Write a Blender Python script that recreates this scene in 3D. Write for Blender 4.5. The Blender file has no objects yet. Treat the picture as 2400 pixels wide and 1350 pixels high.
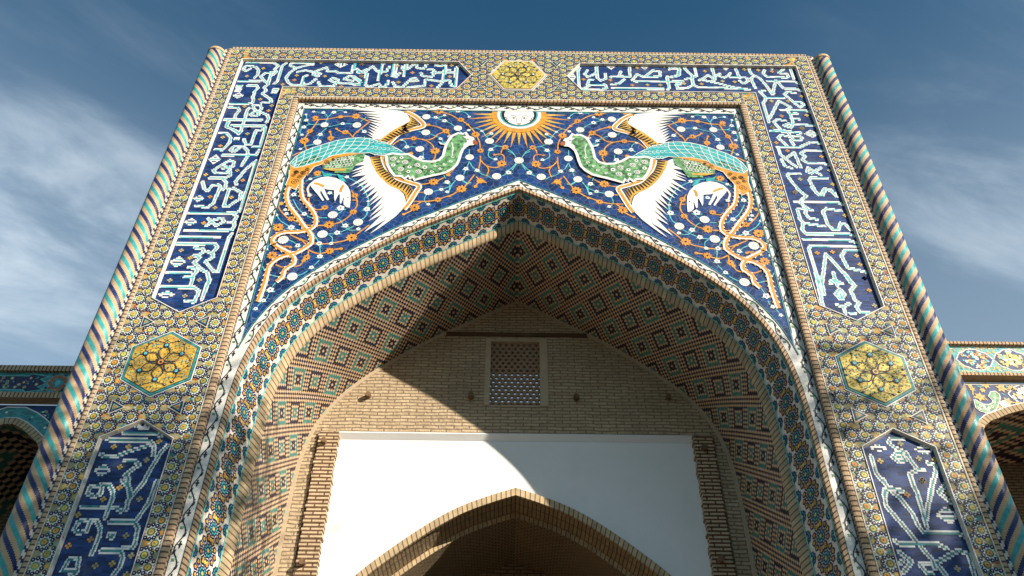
# Tiled entrance portal of a Central Asian madrasa, seen from the square in front of it.
# Units are metres; z = 0 is the photographer's eye level, the paving lies at z = -1.6.
import bpy, math, random
import numpy as np
from mathutils import Vector, Matrix
from mathutils.geometry import tessellate_polygon

random.seed(7)
rng = np.random.default_rng(7)
scene = bpy.context.scene
COL = scene.collection
GROUND = -1.6

# ------------------------------------------------------------------ camera
CAM = (-0.138198, 0.00344002, 0.714885, 0.0100308, 1973.407)     # x, yaw, pitch, roll, focal (px at 2400 wide)

def cam_axes():
    _, yaw, pitch, roll, f = CAM
    cy, sy, cp, sp = math.cos(yaw), math.sin(yaw), math.cos(pitch), math.sin(pitch)
    fw = np.array([sy * cp, cy * cp, sp]); r = np.array([cy, -sy, 0.0]); u = np.cross(r, fw)
    cr, sr = math.cos(roll), math.sin(roll)
    return np.array([cr * r + sr * u, -sr * r + cr * u, fw])
AX = cam_axes()
cd = bpy.data.cameras.new('camera')
cd.sensor_width = 36.0; cd.lens = CAM[4] * 36 / 2400; cd.clip_start = 0.05; cd.clip_end = 3000
cam = bpy.data.objects.new('camera', cd); COL.objects.link(cam)
cam.matrix_world = Matrix(((AX[0][0], AX[1][0], -AX[2][0], CAM[0]), (AX[0][1], AX[1][1], -AX[2][1], -10.0),
                           (AX[0][2], AX[1][2], -AX[2][2], 0.0), (0, 0, 0, 1)))
scene.camera = cam

# ------------------------------------------------------------------ sun and sky
SUN = Vector((1.245, -1.0, 0.64)).normalized()                    # towards the sun: low, from the right, behind the viewer
sd = bpy.data.lights.new('sun', 'SUN'); sd.energy = 5.0; sd.angle = math.radians(0.53); sd.color = (1.0, 0.90, 0.76)
sun = bpy.data.objects.new('sun', sd); COL.objects.link(sun)
sun.rotation_euler = (-SUN).to_track_quat('-Z', 'Y').to_euler(); sun.location = SUN * 60

world = bpy.data.worlds.new('World'); scene.world = world; world.use_nodes = True
nt = world.node_tree; nt.nodes.clear()
N = nt.nodes.new
out = N('ShaderNodeOutputWorld'); bg = N('ShaderNodeBackground'); sky = N('ShaderNodeTexSky')
sky.sky_type = 'NISHITA'; sky.sun_disc = False
sky.sun_elevation = math.asin(SUN.z); sky.sun_rotation = math.atan2(SUN.x, SUN.y)
sky.air_density = 1.0; sky.dust_density = 0.0; sky.ozone_density = 3.0
bg.inputs['Strength'].default_value = 0.062
# thin wind-drawn cirrus: noise stretched along the wind, gathered in a few banks of the sky
L = nt.links.new
tc = N('ShaderNodeTexCoord')
def vdot(v):
    d = N('ShaderNodeVectorMath'); d.operation = 'DOT_PRODUCT'; d.inputs[1].default_value = tuple(v); L(tc.outputs['Generated'], d.inputs[0]); return d.outputs['Value']
def ramp(src, a, b, lo=0.0, hi=1.0):
    r = N('ShaderNodeMapRange'); r.interpolation_type = 'SMOOTHSTEP'; r.inputs['From Min'].default_value = a; r.inputs['From Max'].default_value = b
    r.inputs['To Min'].default_value = lo; r.inputs['To Max'].default_value = hi; L(src, r.inputs['Value']); return r.outputs['Result']
def mth(op, a, b):
    m = N('ShaderNodeMath'); m.operation = op; m.use_clamp = op == 'ADD'
    for k, v in enumerate((a, b)):
        if isinstance(v, float): m.inputs[k].default_value = v
        else: L(v, m.inputs[k])
    return m.outputs[0]
WIND = (0.906, 0.277, -0.319); CROSS = (0.42, -0.594, 0.684); DEEP = (0.0, 0.755, 0.655)
cx = N('ShaderNodeCombineXYZ'); L(mth('MULTIPLY', vdot(WIND), 1.5), cx.inputs[0]); L(mth('MULTIPLY', vdot(CROSS), 5.2), cx.inputs[1]); L(mth('MULTIPLY', vdot(DEEP), 2.0), cx.inputs[2])
n1 = N('ShaderNodeTexNoise'); n1.inputs['Scale'].default_value = 1.6; n1.inputs['Detail'].default_value = 11; n1.inputs['Roughness'].default_value = 0.60; n1.inputs['Distortion'].default_value = 0.35
L(cx.outputs[0], n1.inputs['Vector'])
wisps = ramp(n1.outputs['Fac'], 0.40, 0.80)
banks = None
for (dx_, dy_, dz_), w_, amt in (((-0.52, 0.70, 0.52), 0.955, 0.62), ((-0.44, 0.60, 0.62), 0.975, 0.15), ((0.52, 0.68, 0.53), 0.95, 0.42), ((-0.42, 0.52, 0.74), 0.97, 0.14), ((0.48, 0.50, 0.72), 0.96, 0.12)):
    k_ = math.sqrt(dx_ ** 2 + dy_ ** 2 + dz_ ** 2); g_ = ramp(vdot((dx_ / k_, dy_ / k_, dz_ / k_)), w_, 1.0, 0.0, amt); banks = g_ if banks is None else mth('ADD', banks, g_)
sx = N('ShaderNodeSeparateXYZ'); L(tc.outputs['Generated'], sx.inputs[0])
haze_low = ramp(sx.outputs['Z'], 0.88, 0.42, 0.0, 0.30)
veil = mth('MULTIPLY', banks, mth('ADD', mth('MULTIPLY', wisps, 0.95), 0.10))
fac = mth('ADD', veil, haze_low)
tint = N('ShaderNodeMix'); tint.data_type = 'RGBA'; tint.blend_type = 'MULTIPLY'; tint.inputs['Factor'].default_value = 1.0
tint.inputs[7].default_value = (0.50, 1.02, 1.06, 1)
mx = N('ShaderNodeMix'); mx.data_type = 'RGBA'
L(sky.outputs['Color'], tint.inputs[6]); L(tint.outputs[2], mx.inputs[6]); mx.inputs[7].default_value = (7.2, 8.4, 9.4, 1); L(fac, mx.inputs['Factor'])
L(mx.outputs[2], bg.inputs['Color']); L(bg.outputs[0], out.inputs[0])

scene.view_settings.view_transform = 'Standard'; scene.view_settings.look = 'None'
scene.view_settings.exposure = 0.75; scene.view_settings.gamma = 1.0
scene.cycles.max_bounces = 6; scene.cycles.diffuse_bounces = 4; scene.cycles.glossy_bounces = 3

# ------------------------------------------------------------------ geometry helpers
def U(p, Y=0.0):
    """survey point -> (x, z) on the vertical plane y = Y (points were measured on the portal's own planes)"""
    p = np.atleast_2d(np.asarray(p, float))
    d = np.stack([(p[:, 0] - 1200) / CAM[4], -(p[:, 1] - 675) / CAM[4], np.ones(len(p))], 1) @ AX
    t = (Y + 10) / d[:, 1]
    return np.stack([CAM[0] + t * d[:, 0], t * d[:, 2]], 1)

def win(o, pts, Y=0.0):
    a = np.asarray(pts, float)[:, :2] / o[2] + np.array(o[:2])
    return U(a, Y)

def smooth(pts, step=0.03):
    P = np.asarray(pts, float)
    if len(P) < 3:
        n = max(1, int(np.linalg.norm(P[-1] - P[0]) / step)); t = np.linspace(0, 1, n + 1)[:, None]
        return P[0] * (1 - t) + P[-1] * t
    Q = np.vstack([2 * P[0] - P[1], P, 2 * P[-1] - P[-2]]); o = []
    for i in range(1, len(Q) - 2):
        a, b, c, d = Q[i - 1], Q[i], Q[i + 1], Q[i + 2]
        n = max(2, int(np.linalg.norm(c - b) / step)); t = np.linspace(0, 1, n, endpoint=False)[:, None]
        o.append(0.5 * ((2 * b) + (c - a) * t + (2 * a - 5 * b + 4 * c - d) * t ** 2 + (3 * b - a - 3 * c + d) * t ** 3))
    o.append(P[-1:]); return np.vstack(o)

def arclen(P):
    return np.concatenate([[0], np.cumsum(np.linalg.norm(np.diff(P, axis=0), axis=1))])

def resample(P, n):
    s = arclen(P); t = np.linspace(0, s[-1], n)
    return np.stack([np.interp(t, s, P[:, k]) for k in range(P.shape[1])], 1)

def normals(P):
    t = np.gradient(P, axis=0); t /= np.linalg.norm(t, axis=1)[:, None] + 1e-9
    return np.stack([-t[:, 1], t[:, 0]], 1)

def mir(P):
    P = np.array(P, float); P[:, 0] *= -1; return P[::-1]

def inset(poly, d):
    P = np.asarray(poly, float); n = len(P)
    A = 0.5 * np.sum(P[:, 0] * np.roll(P[:, 1], -1) - np.roll(P[:, 0], -1) * P[:, 1]); s = 1 if A > 0 else -1
    o = []
    for i in range(n):
        e1 = P[i] - P[i - 1]; e2 = P[(i + 1) % n] - P[i]
        n1 = s * np.array([-e1[1], e1[0]]) / np.linalg.norm(e1); n2 = s * np.array([-e2[1], e2[0]]) / np.linalg.norm(e2)
        m = n1 + n2; o.append(P[i] + m * d * 2 / (m @ m))
    return np.array(o)

def inside(poly, X, Z):
    P = np.asarray(poly); r = np.zeros(X.shape, bool); j = len(P) - 1
    for i in range(len(P)):
        a, b = P[i], P[j]
        if a[1] != b[1]:
            r ^= ((a[1] > Z) != (b[1] > Z)) & (X < (b[0] - a[0]) * (Z - a[1]) / (b[1] - a[1]) + a[0])
        j = i
    return r

class MB:
    """collects faces with materials and uvs, then links ONE mesh object"""
    def __init__(s): s.v = []; s.f = []; s.m = []; s.uv = []; s.mats = []
    def mi(s, m):
        if m not in s.mats: s.mats.append(m)
        return s.mats.index(m)
    def face(s, pts, m, uv=None):
        b = len(s.v); s.v.extend(tuple(map(float, p)) for p in pts)
        s.f.append(tuple(range(b, b + len(pts)))); s.m.append(s.mi(m)); s.uv.extend(uv if uv is not None else [(0.5, 0.5)] * len(pts))
    def flat(s, P, m, y):
        """filled outline in the xz plane at depth y"""
        P = [(float(a), float(b)) for a, b in P]
        b = len(s.v); s.v.extend((a, y, c) for a, c in P); k = s.mi(m)
        for t in tessellate_polygon([[Vector((a, c, 0)) for a, c in P]]):
            s.f.append(tuple(b + i for i in t)); s.m.append(k); s.uv.extend([P[i] for i in t])
    def disc(s, c, r, m, y, n=8, rz=None, ph=0.0, lobes=0.0):
        a = np.arange(n) * 2 * math.pi / n + ph; rr = np.ones(n)
        if lobes: rr[1::2] = 1 - lobes
        s.face([(c[0] + r * q * math.cos(t), y, c[1] + (rz or r) * q * math.sin(t)) for t, q in zip(a, rr)], m)
    def stroke(s, P, w, m, y, sm=True, taper=False, off=0.0, step=0.03):
        P = smooth(P, step) if sm else np.asarray(P, float)
        if len(P) < 2: return
        n = normals(P); L_ = len(P); ww = np.full(L_, w / 2.0)
        if taper: ww = ww * np.clip(np.linspace(1.25, 0.15, L_), 0, 1)
        if off: P = P + n * off
        a = P + n * ww[:, None]; b = P - n * ww[:, None]; k = s.mi(m); base = len(s.v)
        for p, q in zip(a, b): s.v.append((p[0], y, p[1])); s.v.append((q[0], y, q[1]))
        for i in range(L_ - 1):
            j = base + 2 * i; s.f.append((j, j + 1, j + 3, j + 2)); s.m.append(k); s.uv.extend([(0.5, 0.5)] * 4)
    def box(s, x0, x1, y0, y1, z0, z1, m, sc=1.0):
        c = [(x0, y0, z0), (x1, y0, z0), (x1, y1, z0), (x0, y1, z0), (x0, y0, z1), (x1, y0, z1), (x1, y1, z1), (x0, y1, z1)]
        for q, ax in (((0, 1, 5, 4), (0, 2)), ((1, 2, 6, 5), (1, 2)), ((2, 3, 7, 6), (0, 2)), ((3, 0, 4, 7), (1, 2)), ((4, 5, 6, 7), (0, 1)), ((3, 2, 1, 0), (0, 1))):
            s.face([c[i] for i in q], m, [(c[i][ax[0]] * sc, c[i][ax[1]] * sc) for i in q])
    def sweep(s, A, B, m, v0=0.0, v1=1.0, u=None):
        """quads between two 3-d polylines of equal length, uv in metres"""
        A = np.asarray(A); B = np.asarray(B)
        if u is None: u = arclen((A + B) / 2)
        for i in range(len(A) - 1):
            s.face([A[i], A[i + 1], B[i + 1], B[i]], m, [(u[i], v0), (u[i + 1], v0), (u[i + 1], v1), (u[i], v1)])
    def build(s, name, parent=None, label=None):
        me = bpy.data.meshes.new(name); me.from_pydata(s.v, [], s.f)
        for m in s.mats: me.materials.append(m)
        me.polygons.foreach_set('material_index', s.m)
        uvl = me.uv_layers.new(name='UVMap'); uvl.data.foreach_set('uv', np.array(s.uv, np.float32).ravel())
        me.update()
        o = bpy.data.objects.new(name, me); COL.objects.link(o)
        if parent is not None: o.parent = parent
        if label: o['label'] = label
        return o

def thing(name, label, cat, group=None):
    o = bpy.data.objects.new(name, None); COL.objects.link(o); o['label'] = label; o['category'] = cat
    if group: o['group'] = group
    return o

# ------------------------------------------------------------------ materials
def lin(h):
    v = [int(h[i:i + 2], 16) / 255 for i in (0, 2, 4)]
    return tuple(c / 12.92 if c <= 0.04045 else ((c + 0.055) / 1.055) ** 2.4 for c in v) + (1.0,)

def base_mat(name, rough=0.5, spec=0.5):
    m = bpy.data.materials.new(name); m.use_nodes = True; t = m.node_tree
    b = t.nodes['Principled BSDF']; b.inputs['Roughness'].default_value = rough; b.inputs['Specular IOR Level'].default_value = spec
    return m, t, b

def glaze(name, rgb, var=0.35, cell=(0.07, 0.035), rough=0.28, joints=False, dirt=0.25, spec=0.5):
    """glazed mosaic tile: every little tile has its own tone and tilt; dust settles in patches"""
    m, t, b = base_mat(name, rough, spec); n = t.nodes.new; l = t.links.new
    tc = n('ShaderNodeTexCoord'); mp = n('ShaderNodeMapping'); mp.inputs['Scale'].default_value = (1 / cell[0], 1 / 0.2, 1 / cell[1])
    l(tc.outputs['Object'], mp.inputs[0]); sn = n('ShaderNodeVectorMath'); sn.operation = 'FLOOR'; l(mp.outputs[0], sn.inputs[0])
    if joints:
        vo = n('ShaderNodeTexVoronoi'); vo.inputs['Scale'].default_value = 9.0; l(tc.outputs['Object'], vo.inputs['Vector'])
        wn = n('ShaderNodeTexWhiteNoise'); wn.noise_dimensions = '3D'; l(vo.outputs['Position'], wn.inputs[0])
    else:
        wn = n('ShaderNodeTexWhiteNoise'); wn.noise_dimensions = '3D'; l(sn.outputs[0], wn.inputs[0])
    mr = n('ShaderNodeMapRange'); mr.inputs['To Min'].default_value = 1 - var; mr.inputs['To Max'].default_value = 1 + var; l(wn.outputs['Value'], mr.inputs['Value'])
    sc = n('ShaderNodeVectorMath'); sc.operation = 'SCALE'; sc.inputs[0].default_value = rgb[:3]; l(mr.outputs[0], sc.inputs['Scale'])
    no = n('ShaderNodeTexNoise'); no.inputs['Scale'].default_value = 3.1; no.inputs['Detail'].default_value = 8; no.inputs['Roughness'].default_value = 0.65; l(tc.outputs['Object'], no.inputs['Vector'])
    dr = n('ShaderNodeMapRange'); dr.inputs['From Min'].default_value = 0.52; dr.inputs['From Max'].default_value = 0.78; dr.inputs['To Max'].default_value = dirt; l(no.outputs['Fac'], dr.inputs['Value'])
    mx = n('ShaderNodeMix'); mx.data_type = 'RGBA'; l(dr.outputs[0], mx.inputs['Factor']); l(sc.outputs[0], mx.inputs[6]); mx.inputs[7].default_value = (0.30, 0.25, 0.19, 1)
    src = mx.outputs[2]
    if joints:
        ve = n('ShaderNodeTexVoronoi'); ve.feature = 'DISTANCE_TO_EDGE'; ve.inputs['Scale'].default_value = 9.0; l(tc.outputs['Object'], ve.inputs['Vector'])
        er = n('ShaderNodeMapRange'); er.inputs['From Min'].default_value = 0.012; er.inputs['From Max'].default_value = 0.035; er.inputs['To Min'].default_value = 0.30; er.inputs['To Max'].default_value = 0.0
        l(ve.outputs['Distance'], er.inputs['Value'])
        m2 = n('ShaderNodeMix'); m2.data_type = 'RGBA'; l(er.outputs[0], m2.inputs['Factor']); l(src, m2.inputs[6]); m2.inputs[7].default_value = (0.32, 0.36, 0.45, 1); src = m2.outputs[2]
    l(src, b.inputs['Base Color'])
    rr = n('ShaderNodeMapRange'); rr.inputs['To Min'].default_value = rough; rr.inputs['To Max'].default_value = min(1, rough + 0.4); l(no.outputs['Fac'], rr.inputs['Value']); l(rr.outputs[0], b.inputs['Roughness'])
    bp = n('ShaderNodeBump'); bp.inputs['Strength'].default_value = 0.25; bp.inputs['Distance'].default_value = 0.01; l(wn.outputs['Value'], bp.inputs['Height']); l(bp.outputs[0], b.inputs['Normal'])
    return m

def bricks(name, c1, c2, mortar, bw=0.24, bh=0.06, ms=0.012, offset=0.5, rough=0.85, bump=0.6, wobble=0.0, ero=0.0):
    """brickwork laid along the uv map (metres)"""
    m, t, b = base_mat(name, rough, 0.25); n = t.nodes.new; l = t.links.new
    uv = n('ShaderNodeUVMap'); tc = n('ShaderNodeTexCoord'); vec = uv.outputs[0]
    if wobble:
        nw = n('ShaderNodeTexNoise'); nw.inputs['Scale'].default_value = 2.2; nw.inputs['Detail'].default_value = 5; l(tc.outputs['Object'], nw.inputs['Vector'])
        s1 = n('ShaderNodeVectorMath'); s1.operation = 'SUBTRACT'; s1.inputs[1].default_value = (0.5, 0.5, 0.5); l(nw.outputs['Color'], s1.inputs[0])
        s2 = n('ShaderNodeVectorMath'); s2.operation = 'SCALE'; s2.inputs['Scale'].default_value = wobble; l(s1.outputs[0], s2.inputs[0])
        ad = n('ShaderNodeVectorMath'); l(vec, ad.inputs[0]); l(s2.outputs[0], ad.inputs[1]); vec = ad.outputs[0]
    br = n('ShaderNodeTexBrick'); br.offset = offset; br.inputs['Scale'].default_value = 1.0
    br.inputs['Brick Width'].default_value = bw; br.inputs['Row Height'].default_value = bh; br.inputs['Mortar Size'].default_value = ms; br.inputs['Mortar Smooth'].default_value = 0.3
    br.inputs['Color1'].default_value = c1; br.inputs['Color2'].default_value = c2; br.inputs['Mortar'].default_value = mortar; br.inputs['Bias'].default_value = 0.0
    l(vec, br.inputs['Vector'])
    no = n('ShaderNodeTexNoise'); no.inputs['Scale'].default_value = 11; no.inputs['Detail'].default_value = 9; no.inputs['Roughness'].default_value = 0.7; l(tc.outputs['Object'], no.inputs['Vector'])
    hv = n('ShaderNodeMapRange'); hv.inputs['To Min'].default_value = 0.50; hv.inputs['To Max'].default_value = 1.45; l(no.outputs['Fac'], hv.inputs['Value'])
    n3 = n('ShaderNodeTexNoise'); n3.inputs['Scale'].default_value = 0.9; n3.inputs['Detail'].default_value = 6; l(tc.outputs['Object'], n3.inputs['Vector'])
    hw = n('ShaderNodeMapRange'); hw.inputs['To Min'].default_value = 0.75; hw.inputs['To Max'].default_value = 1.22; l(n3.outputs['Fac'], hw.inputs['Value'])
    mm = n('ShaderNodeMath'); mm.operation = 'MULTIPLY'; l(hv.outputs[0], mm.inputs[0]); l(hw.outputs[0], mm.inputs[1])
    sc = n('ShaderNodeVectorMath'); sc.operation = 'SCALE'; l(br.outputs['Color'], sc.inputs[0]); l(mm.outputs[0], sc.inputs['Scale']); l(sc.outputs[0], b.inputs['Base Color'])
    iv = n('ShaderNodeMath'); iv.operation = 'SUBTRACT'; iv.inputs[0].default_value = 1.0; l(br.outputs['Fac'], iv.inputs[1])
    hs = n('ShaderNodeMath'); hs.operation = 'MULTIPLY_ADD'; l(no.outputs['Fac'], hs.inputs[0]); hs.inputs[1].default_value = 0.5 + ero; l(iv.outputs[0], hs.inputs[2])
    bp = n('ShaderNodeBump'); bp.inputs['Strength'].default_value = bump; bp.inputs['Distance'].default_value = 0.02; l(hs.outputs[0], bp.inputs['Height']); l(bp.outputs[0], b.inputs['Normal'])
    return m

def cellbrick(name, rgb, mortar, edge=0.12, rough=0.7, var=0.22, spec=0.3):
    """one brick per face: uv 0..1 on each, mortar at the rim"""
    m, t, b = base_mat(name, rough, spec); n = t.nodes.new; l = t.links.new
    uv = n('ShaderNodeUVMap'); sp = n('ShaderNodeSeparateXYZ'); l(uv.outputs[0], sp.inputs[0]); es = []
    for k in ('X', 'Y'):
        a = n('ShaderNodeMath'); a.operation = 'SUBTRACT'; a.inputs[1].default_value = 0.5; l(sp.outputs[k], a.inputs[0])
        q = n('ShaderNodeMath'); q.operation = 'ABSOLUTE'; l(a.outputs[0], q.inputs[0]); es.append(q)
    mxm = n('ShaderNodeMath'); mxm.operation = 'MAXIMUM'; l(es[0].outputs[0], mxm.inputs[0]); l(es[1].outputs[0], mxm.inputs[1])
    er = n('ShaderNodeMapRange'); er.inputs['From Min'].default_value = 0.5 - edge; er.inputs['From Max'].default_value = 0.5 - edge * 0.4; l(mxm.outputs[0], er.inputs['Value'])
    tc = n('ShaderNodeTexCoord'); no = n('ShaderNodeTexNoise'); no.inputs['Scale'].default_value = 13; no.inputs['Detail'].default_value = 7; no.inputs['Roughness'].default_value = 0.7; l(tc.outputs['Object'], no.inputs['Vector'])
    hv = n('ShaderNodeMapRange'); hv.inputs['From Min'].default_value = 0.25; hv.inputs['From Max'].default_value = 0.75; hv.inputs['To Min'].default_value = 1 - var * 1.6; hv.inputs['To Max'].default_value = 1 + var * 1.6; l(no.outputs['Fac'], hv.inputs['Value'])
    sc = n('ShaderNodeVectorMath'); sc.operation = 'SCALE'; sc.inputs[0].default_value = rgb[:3]; l(hv.outputs[0], sc.inputs['Scale'])
    mx = n('ShaderNodeMix'); mx.data_type = 'RGBA'; l(er.outputs[0], mx.inputs['Factor']); l(sc.outputs[0], mx.inputs[6]); mx.inputs[7].default_value = mortar; l(mx.outputs[2], b.inputs['Base Color'])
    iv = n('ShaderNodeMath'); iv.operation = 'SUBTRACT'; iv.inputs[0].default_value = 1.0; l(er.outputs[0], iv.inputs[1])
    bp = n('ShaderNodeBump'); bp.inputs['Strength'].default_value = 0.5; bp.inputs['Distance'].default_value = 0.008; l(iv.outputs[0], bp.inputs['Height']); l(bp.outputs[0], b.inputs['Normal'])
    return m

def plain(name, rgb, rough=0.8, scale=6.0, var=0.2, stain=(0.3, 0.27, 0.22, 1), amount=0.25, spec=0.3, bump=0.15):
    m, t, b = base_mat(name, rough, spec); n = t.nodes.new; l = t.links.new
    tc = n('ShaderNodeTexCoord'); no = n('ShaderNodeTexNoise'); no.inputs['Scale'].default_value = scale; no.inputs['Detail'].default_value = 9; no.inputs['Roughness'].default_value = 0.65; l(tc.outputs['Object'], no.inputs['Vector'])
    n2 = n('ShaderNodeTexNoise'); n2.inputs['Scale'].default_value = scale * 0.23; n2.inputs['Detail'].default_value = 6; l(tc.outputs['Object'], n2.inputs['Vector'])
    hv = n('ShaderNodeMapRange'); hv.inputs['To Min'].default_value = 1 - var; hv.inputs['To Max'].default_value = 1 + var; l(no.outputs['Fac'], hv.inputs['Value'])
    sc = n('ShaderNodeVectorMath'); sc.operation = 'SCALE'; sc.inputs[0].default_value = rgb[:3]; l(hv.outputs[0], sc.inputs['Scale'])
    dr = n('ShaderNodeMapRange'); dr.inputs['From Min'].default_value = 0.5; dr.inputs['From Max'].default_value = 0.8; dr.inputs['To Max'].default_value = amount; l(n2.outputs['Fac'], dr.inputs['Value'])
    mx = n('ShaderNodeMix'); mx.data_type = 'RGBA'; l(dr.outputs[0], mx.inputs['Factor']); l(sc.outputs[0], mx.inputs[6]); mx.inputs[7].default_value = stain; l(mx.outputs[2], b.inputs['Base Color'])
    bp = n('ShaderNodeBump'); bp.inputs['Strength'].default_value = bump; bp.inputs['Distance'].default_value = 0.02; l(no.outputs['Fac'], bp.inputs['Height']); l(bp.outputs[0], b.inputs['Normal'])
    return m

NAVY = glaze('navy_glaze', (0.008, 0.034, 0.135), 0.55, (0.11, 0.03), 0.3, spec=0.35)
BLUE = glaze('cobalt_glaze', (0.005, 0.036, 0.145), 0.5, joints=True, rough=0.3, dirt=0.12, spec=0.35)
INK = glaze('dark_blue_glaze', (0.006, 0.010, 0.055), 0.4, dirt=0.1)
TURQ = glaze('turquoise_glaze', (0.035, 0.36, 0.37), 0.3)
TEAL = glaze('teal_glaze', (0.03, 0.24, 0.24), 0.35)
SKYT = glaze('pale_turquoise_glaze', (0.12, 0.50, 0.50), 0.25)
WHITE = glaze('white_glaze', (0.78, 0.76, 0.72), 0.07, dirt=0.12)
CREAM = glaze('cream_glaze', (0.66, 0.60, 0.50), 0.12)
YEL = glaze('yellow_glaze', (0.60, 0.37, 0.055), 0.25)
LEMON = glaze('lemon_glaze', (0.60, 0.47, 0.09), 0.22)
ORNG = glaze('orange_glaze', (0.66, 0.28, 0.03), 0.25)
RUST = glaze('rust_glaze', (0.35, 0.10, 0.02), 0.3)
GREEN = glaze('green_glaze', (0.115, 0.28, 0.115), 0.6, (0.05, 0.05))
DGRN = glaze('dark_green_glaze', (0.03, 0.13, 0.04), 0.4)
BLACK = glaze('black_glaze', (0.012, 0.012, 0.014), 0.3, dirt=0.08)
OCHRE = glaze('ochre_tile', (0.46, 0.36, 0.16), 0.25, rough=0.45)
MORT = (0.34, 0.27, 0.19, 1)
EDGE = bricks('edge_brick', (0.56, 0.40, 0.25, 1), (0.50, 0.33, 0.20, 1), (0.10, 0.07, 0.05, 1), 0.072, 10.0, 0.012, 0.0)
RIB = bricks('rib_brick', (0.56, 0.42, 0.25, 1), (0.44, 0.32, 0.19, 1), (0.16, 0.12, 0.08, 1), 0.085, 10.0, 0.010, 0.0, bump=0.9)
OLD = bricks('old_brick', (0.57, 0.44, 0.285, 1), (0.47, 0.35, 0.22, 1), (0.27, 0.20, 0.13, 1), 0.27, 0.066, 0.012, wobble=0.07, bump=1.0, ero=1.0)
PIER = bricks('pier_brick', (0.60, 0.46, 0.29, 1), (0.49, 0.37, 0.23, 1), (0.14, 0.07, 0.045, 1), 0.26, 0.066, 0.013, wobble=0.012, bump=1.0)
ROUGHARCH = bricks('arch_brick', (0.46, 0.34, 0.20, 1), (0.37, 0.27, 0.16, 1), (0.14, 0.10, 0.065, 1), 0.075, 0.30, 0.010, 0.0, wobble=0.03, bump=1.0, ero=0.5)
BODY = bricks('body_brick', (0.44, 0.32, 0.20, 1), (0.38, 0.27, 0.16, 1), (0.28, 0.21, 0.14, 1))
TANC = cellbrick('tan_brick', (0.62, 0.445, 0.27), (0.48, 0.31, 0.20, 1), var=0.2)
NAVC = cellbrick('navy_brick', (0.012, 0.014, 0.040), (0.09, 0.07, 0.05, 1), rough=0.5, var=0.3, edge=0.06)
TURC = cellbrick('turquoise_brick', (0.045, 0.21, 0.185), (0.16, 0.17, 0.12, 1), rough=0.5, var=0.35, edge=0.07)
TANK = cellbrick('column_tan_brick', (0.55, 0.37, 0.21), (0.42, 0.30, 0.19, 1), edge=0.08, var=0.14)
NAVK = cellbrick('column_navy_brick', (0.010, 0.022, 0.11), (0.04, 0.05, 0.10, 1), edge=0.05, rough=0.45, var=0.3, spec=0.4)
TURK = cellbrick('column_turquoise_brick', (0.03, 0.34, 0.34), (0.06, 0.26, 0.25, 1), edge=0.05, rough=0.42, var=0.25, spec=0.5)
PLAST = plain('white_plaster', (0.80, 0.79, 0.77), 0.85, 3.0, 0.05, (0.55, 0.51, 0.45, 1), 0.30, bump=0.25)
LIME = plain('lime_margin', (0.46, 0.36, 0.24), 0.9, 9.0, 0.2)
TIMBER = plain('old_timber', (0.10, 0.055, 0.03), 0.75, 14.0, 0.4)
ENDG = plain('timber_end', (0.20, 0.12, 0.065), 0.85, 30.0, 0.6, (0.03, 0.02, 0.01, 1), 0.7, bump=0.6)
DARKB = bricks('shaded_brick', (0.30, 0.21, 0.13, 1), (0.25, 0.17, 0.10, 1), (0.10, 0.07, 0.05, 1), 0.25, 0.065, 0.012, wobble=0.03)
# ------------------------------------------------------------------ plaza
def disc_ground():
    g = MB(); R = 1500
    g.face([(-R, -R, GROUND), (R, -R, GROUND), (R, R, GROUND), (-R, R, GROUND)], PAVE, [(-R, -R), (R, -R), (R, R), (-R, R)])
    o = g.build('ground'); o['kind'] = 'structure'; o['label'] = 'dark brick paving of the square before the portal'; o['category'] = 'ground'
PAVE = bricks('paving', (0.085, 0.07, 0.05, 1), (0.07, 0.055, 0.042, 1), (0.05, 0.042, 0.035, 1), 0.30, 0.30, 0.012, 0.5)  # unseen paving, made dark so less light bounces up into the vault
disc_ground()

portal = thing('portal', 'tall tiled entrance portal with two birds and a sun above its pointed arch', 'portal')
TOP = 15.15; ZB = GROUND

# ---- the mass of the building behind the tiles
b = MB()
for s in (-1, 1):
    x0, x1 = sorted((s * 4.30, s * 6.10))
    b.face([(x0, 0.11, ZB), (x1, 0.11, ZB), (x1, 0.11, TOP), (x0, 0.11, TOP)], BODY, [(x0, ZB), (x1, ZB), (x1, TOP), (x0, TOP)])
    b.box(*sorted((s * 6.12, s * 6.36)), 0.06, 3.4, ZB, TOP - 0.05, BODY)
b.face([(-4.3, 0.112, 13.25), (4.3, 0.112, 13.25), (4.3, 0.112, TOP), (-4.3, 0.112, TOP)], BODY, [(-4.3, 0), (4.3, 0), (4.3, 1.7), (-4.3, 1.7)])
b.box(-6.1, 6.1, 0.03, 0.9, TOP - 0.03, TOP + 0.05, BODY)
b.face([(-6.1, 0.9, 11.0), (6.1, 0.9, 11.0), (6.1, 0.9, TOP), (-6.1, 0.9, TOP)], BODY)
b.build('facade_body', portal)

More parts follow.
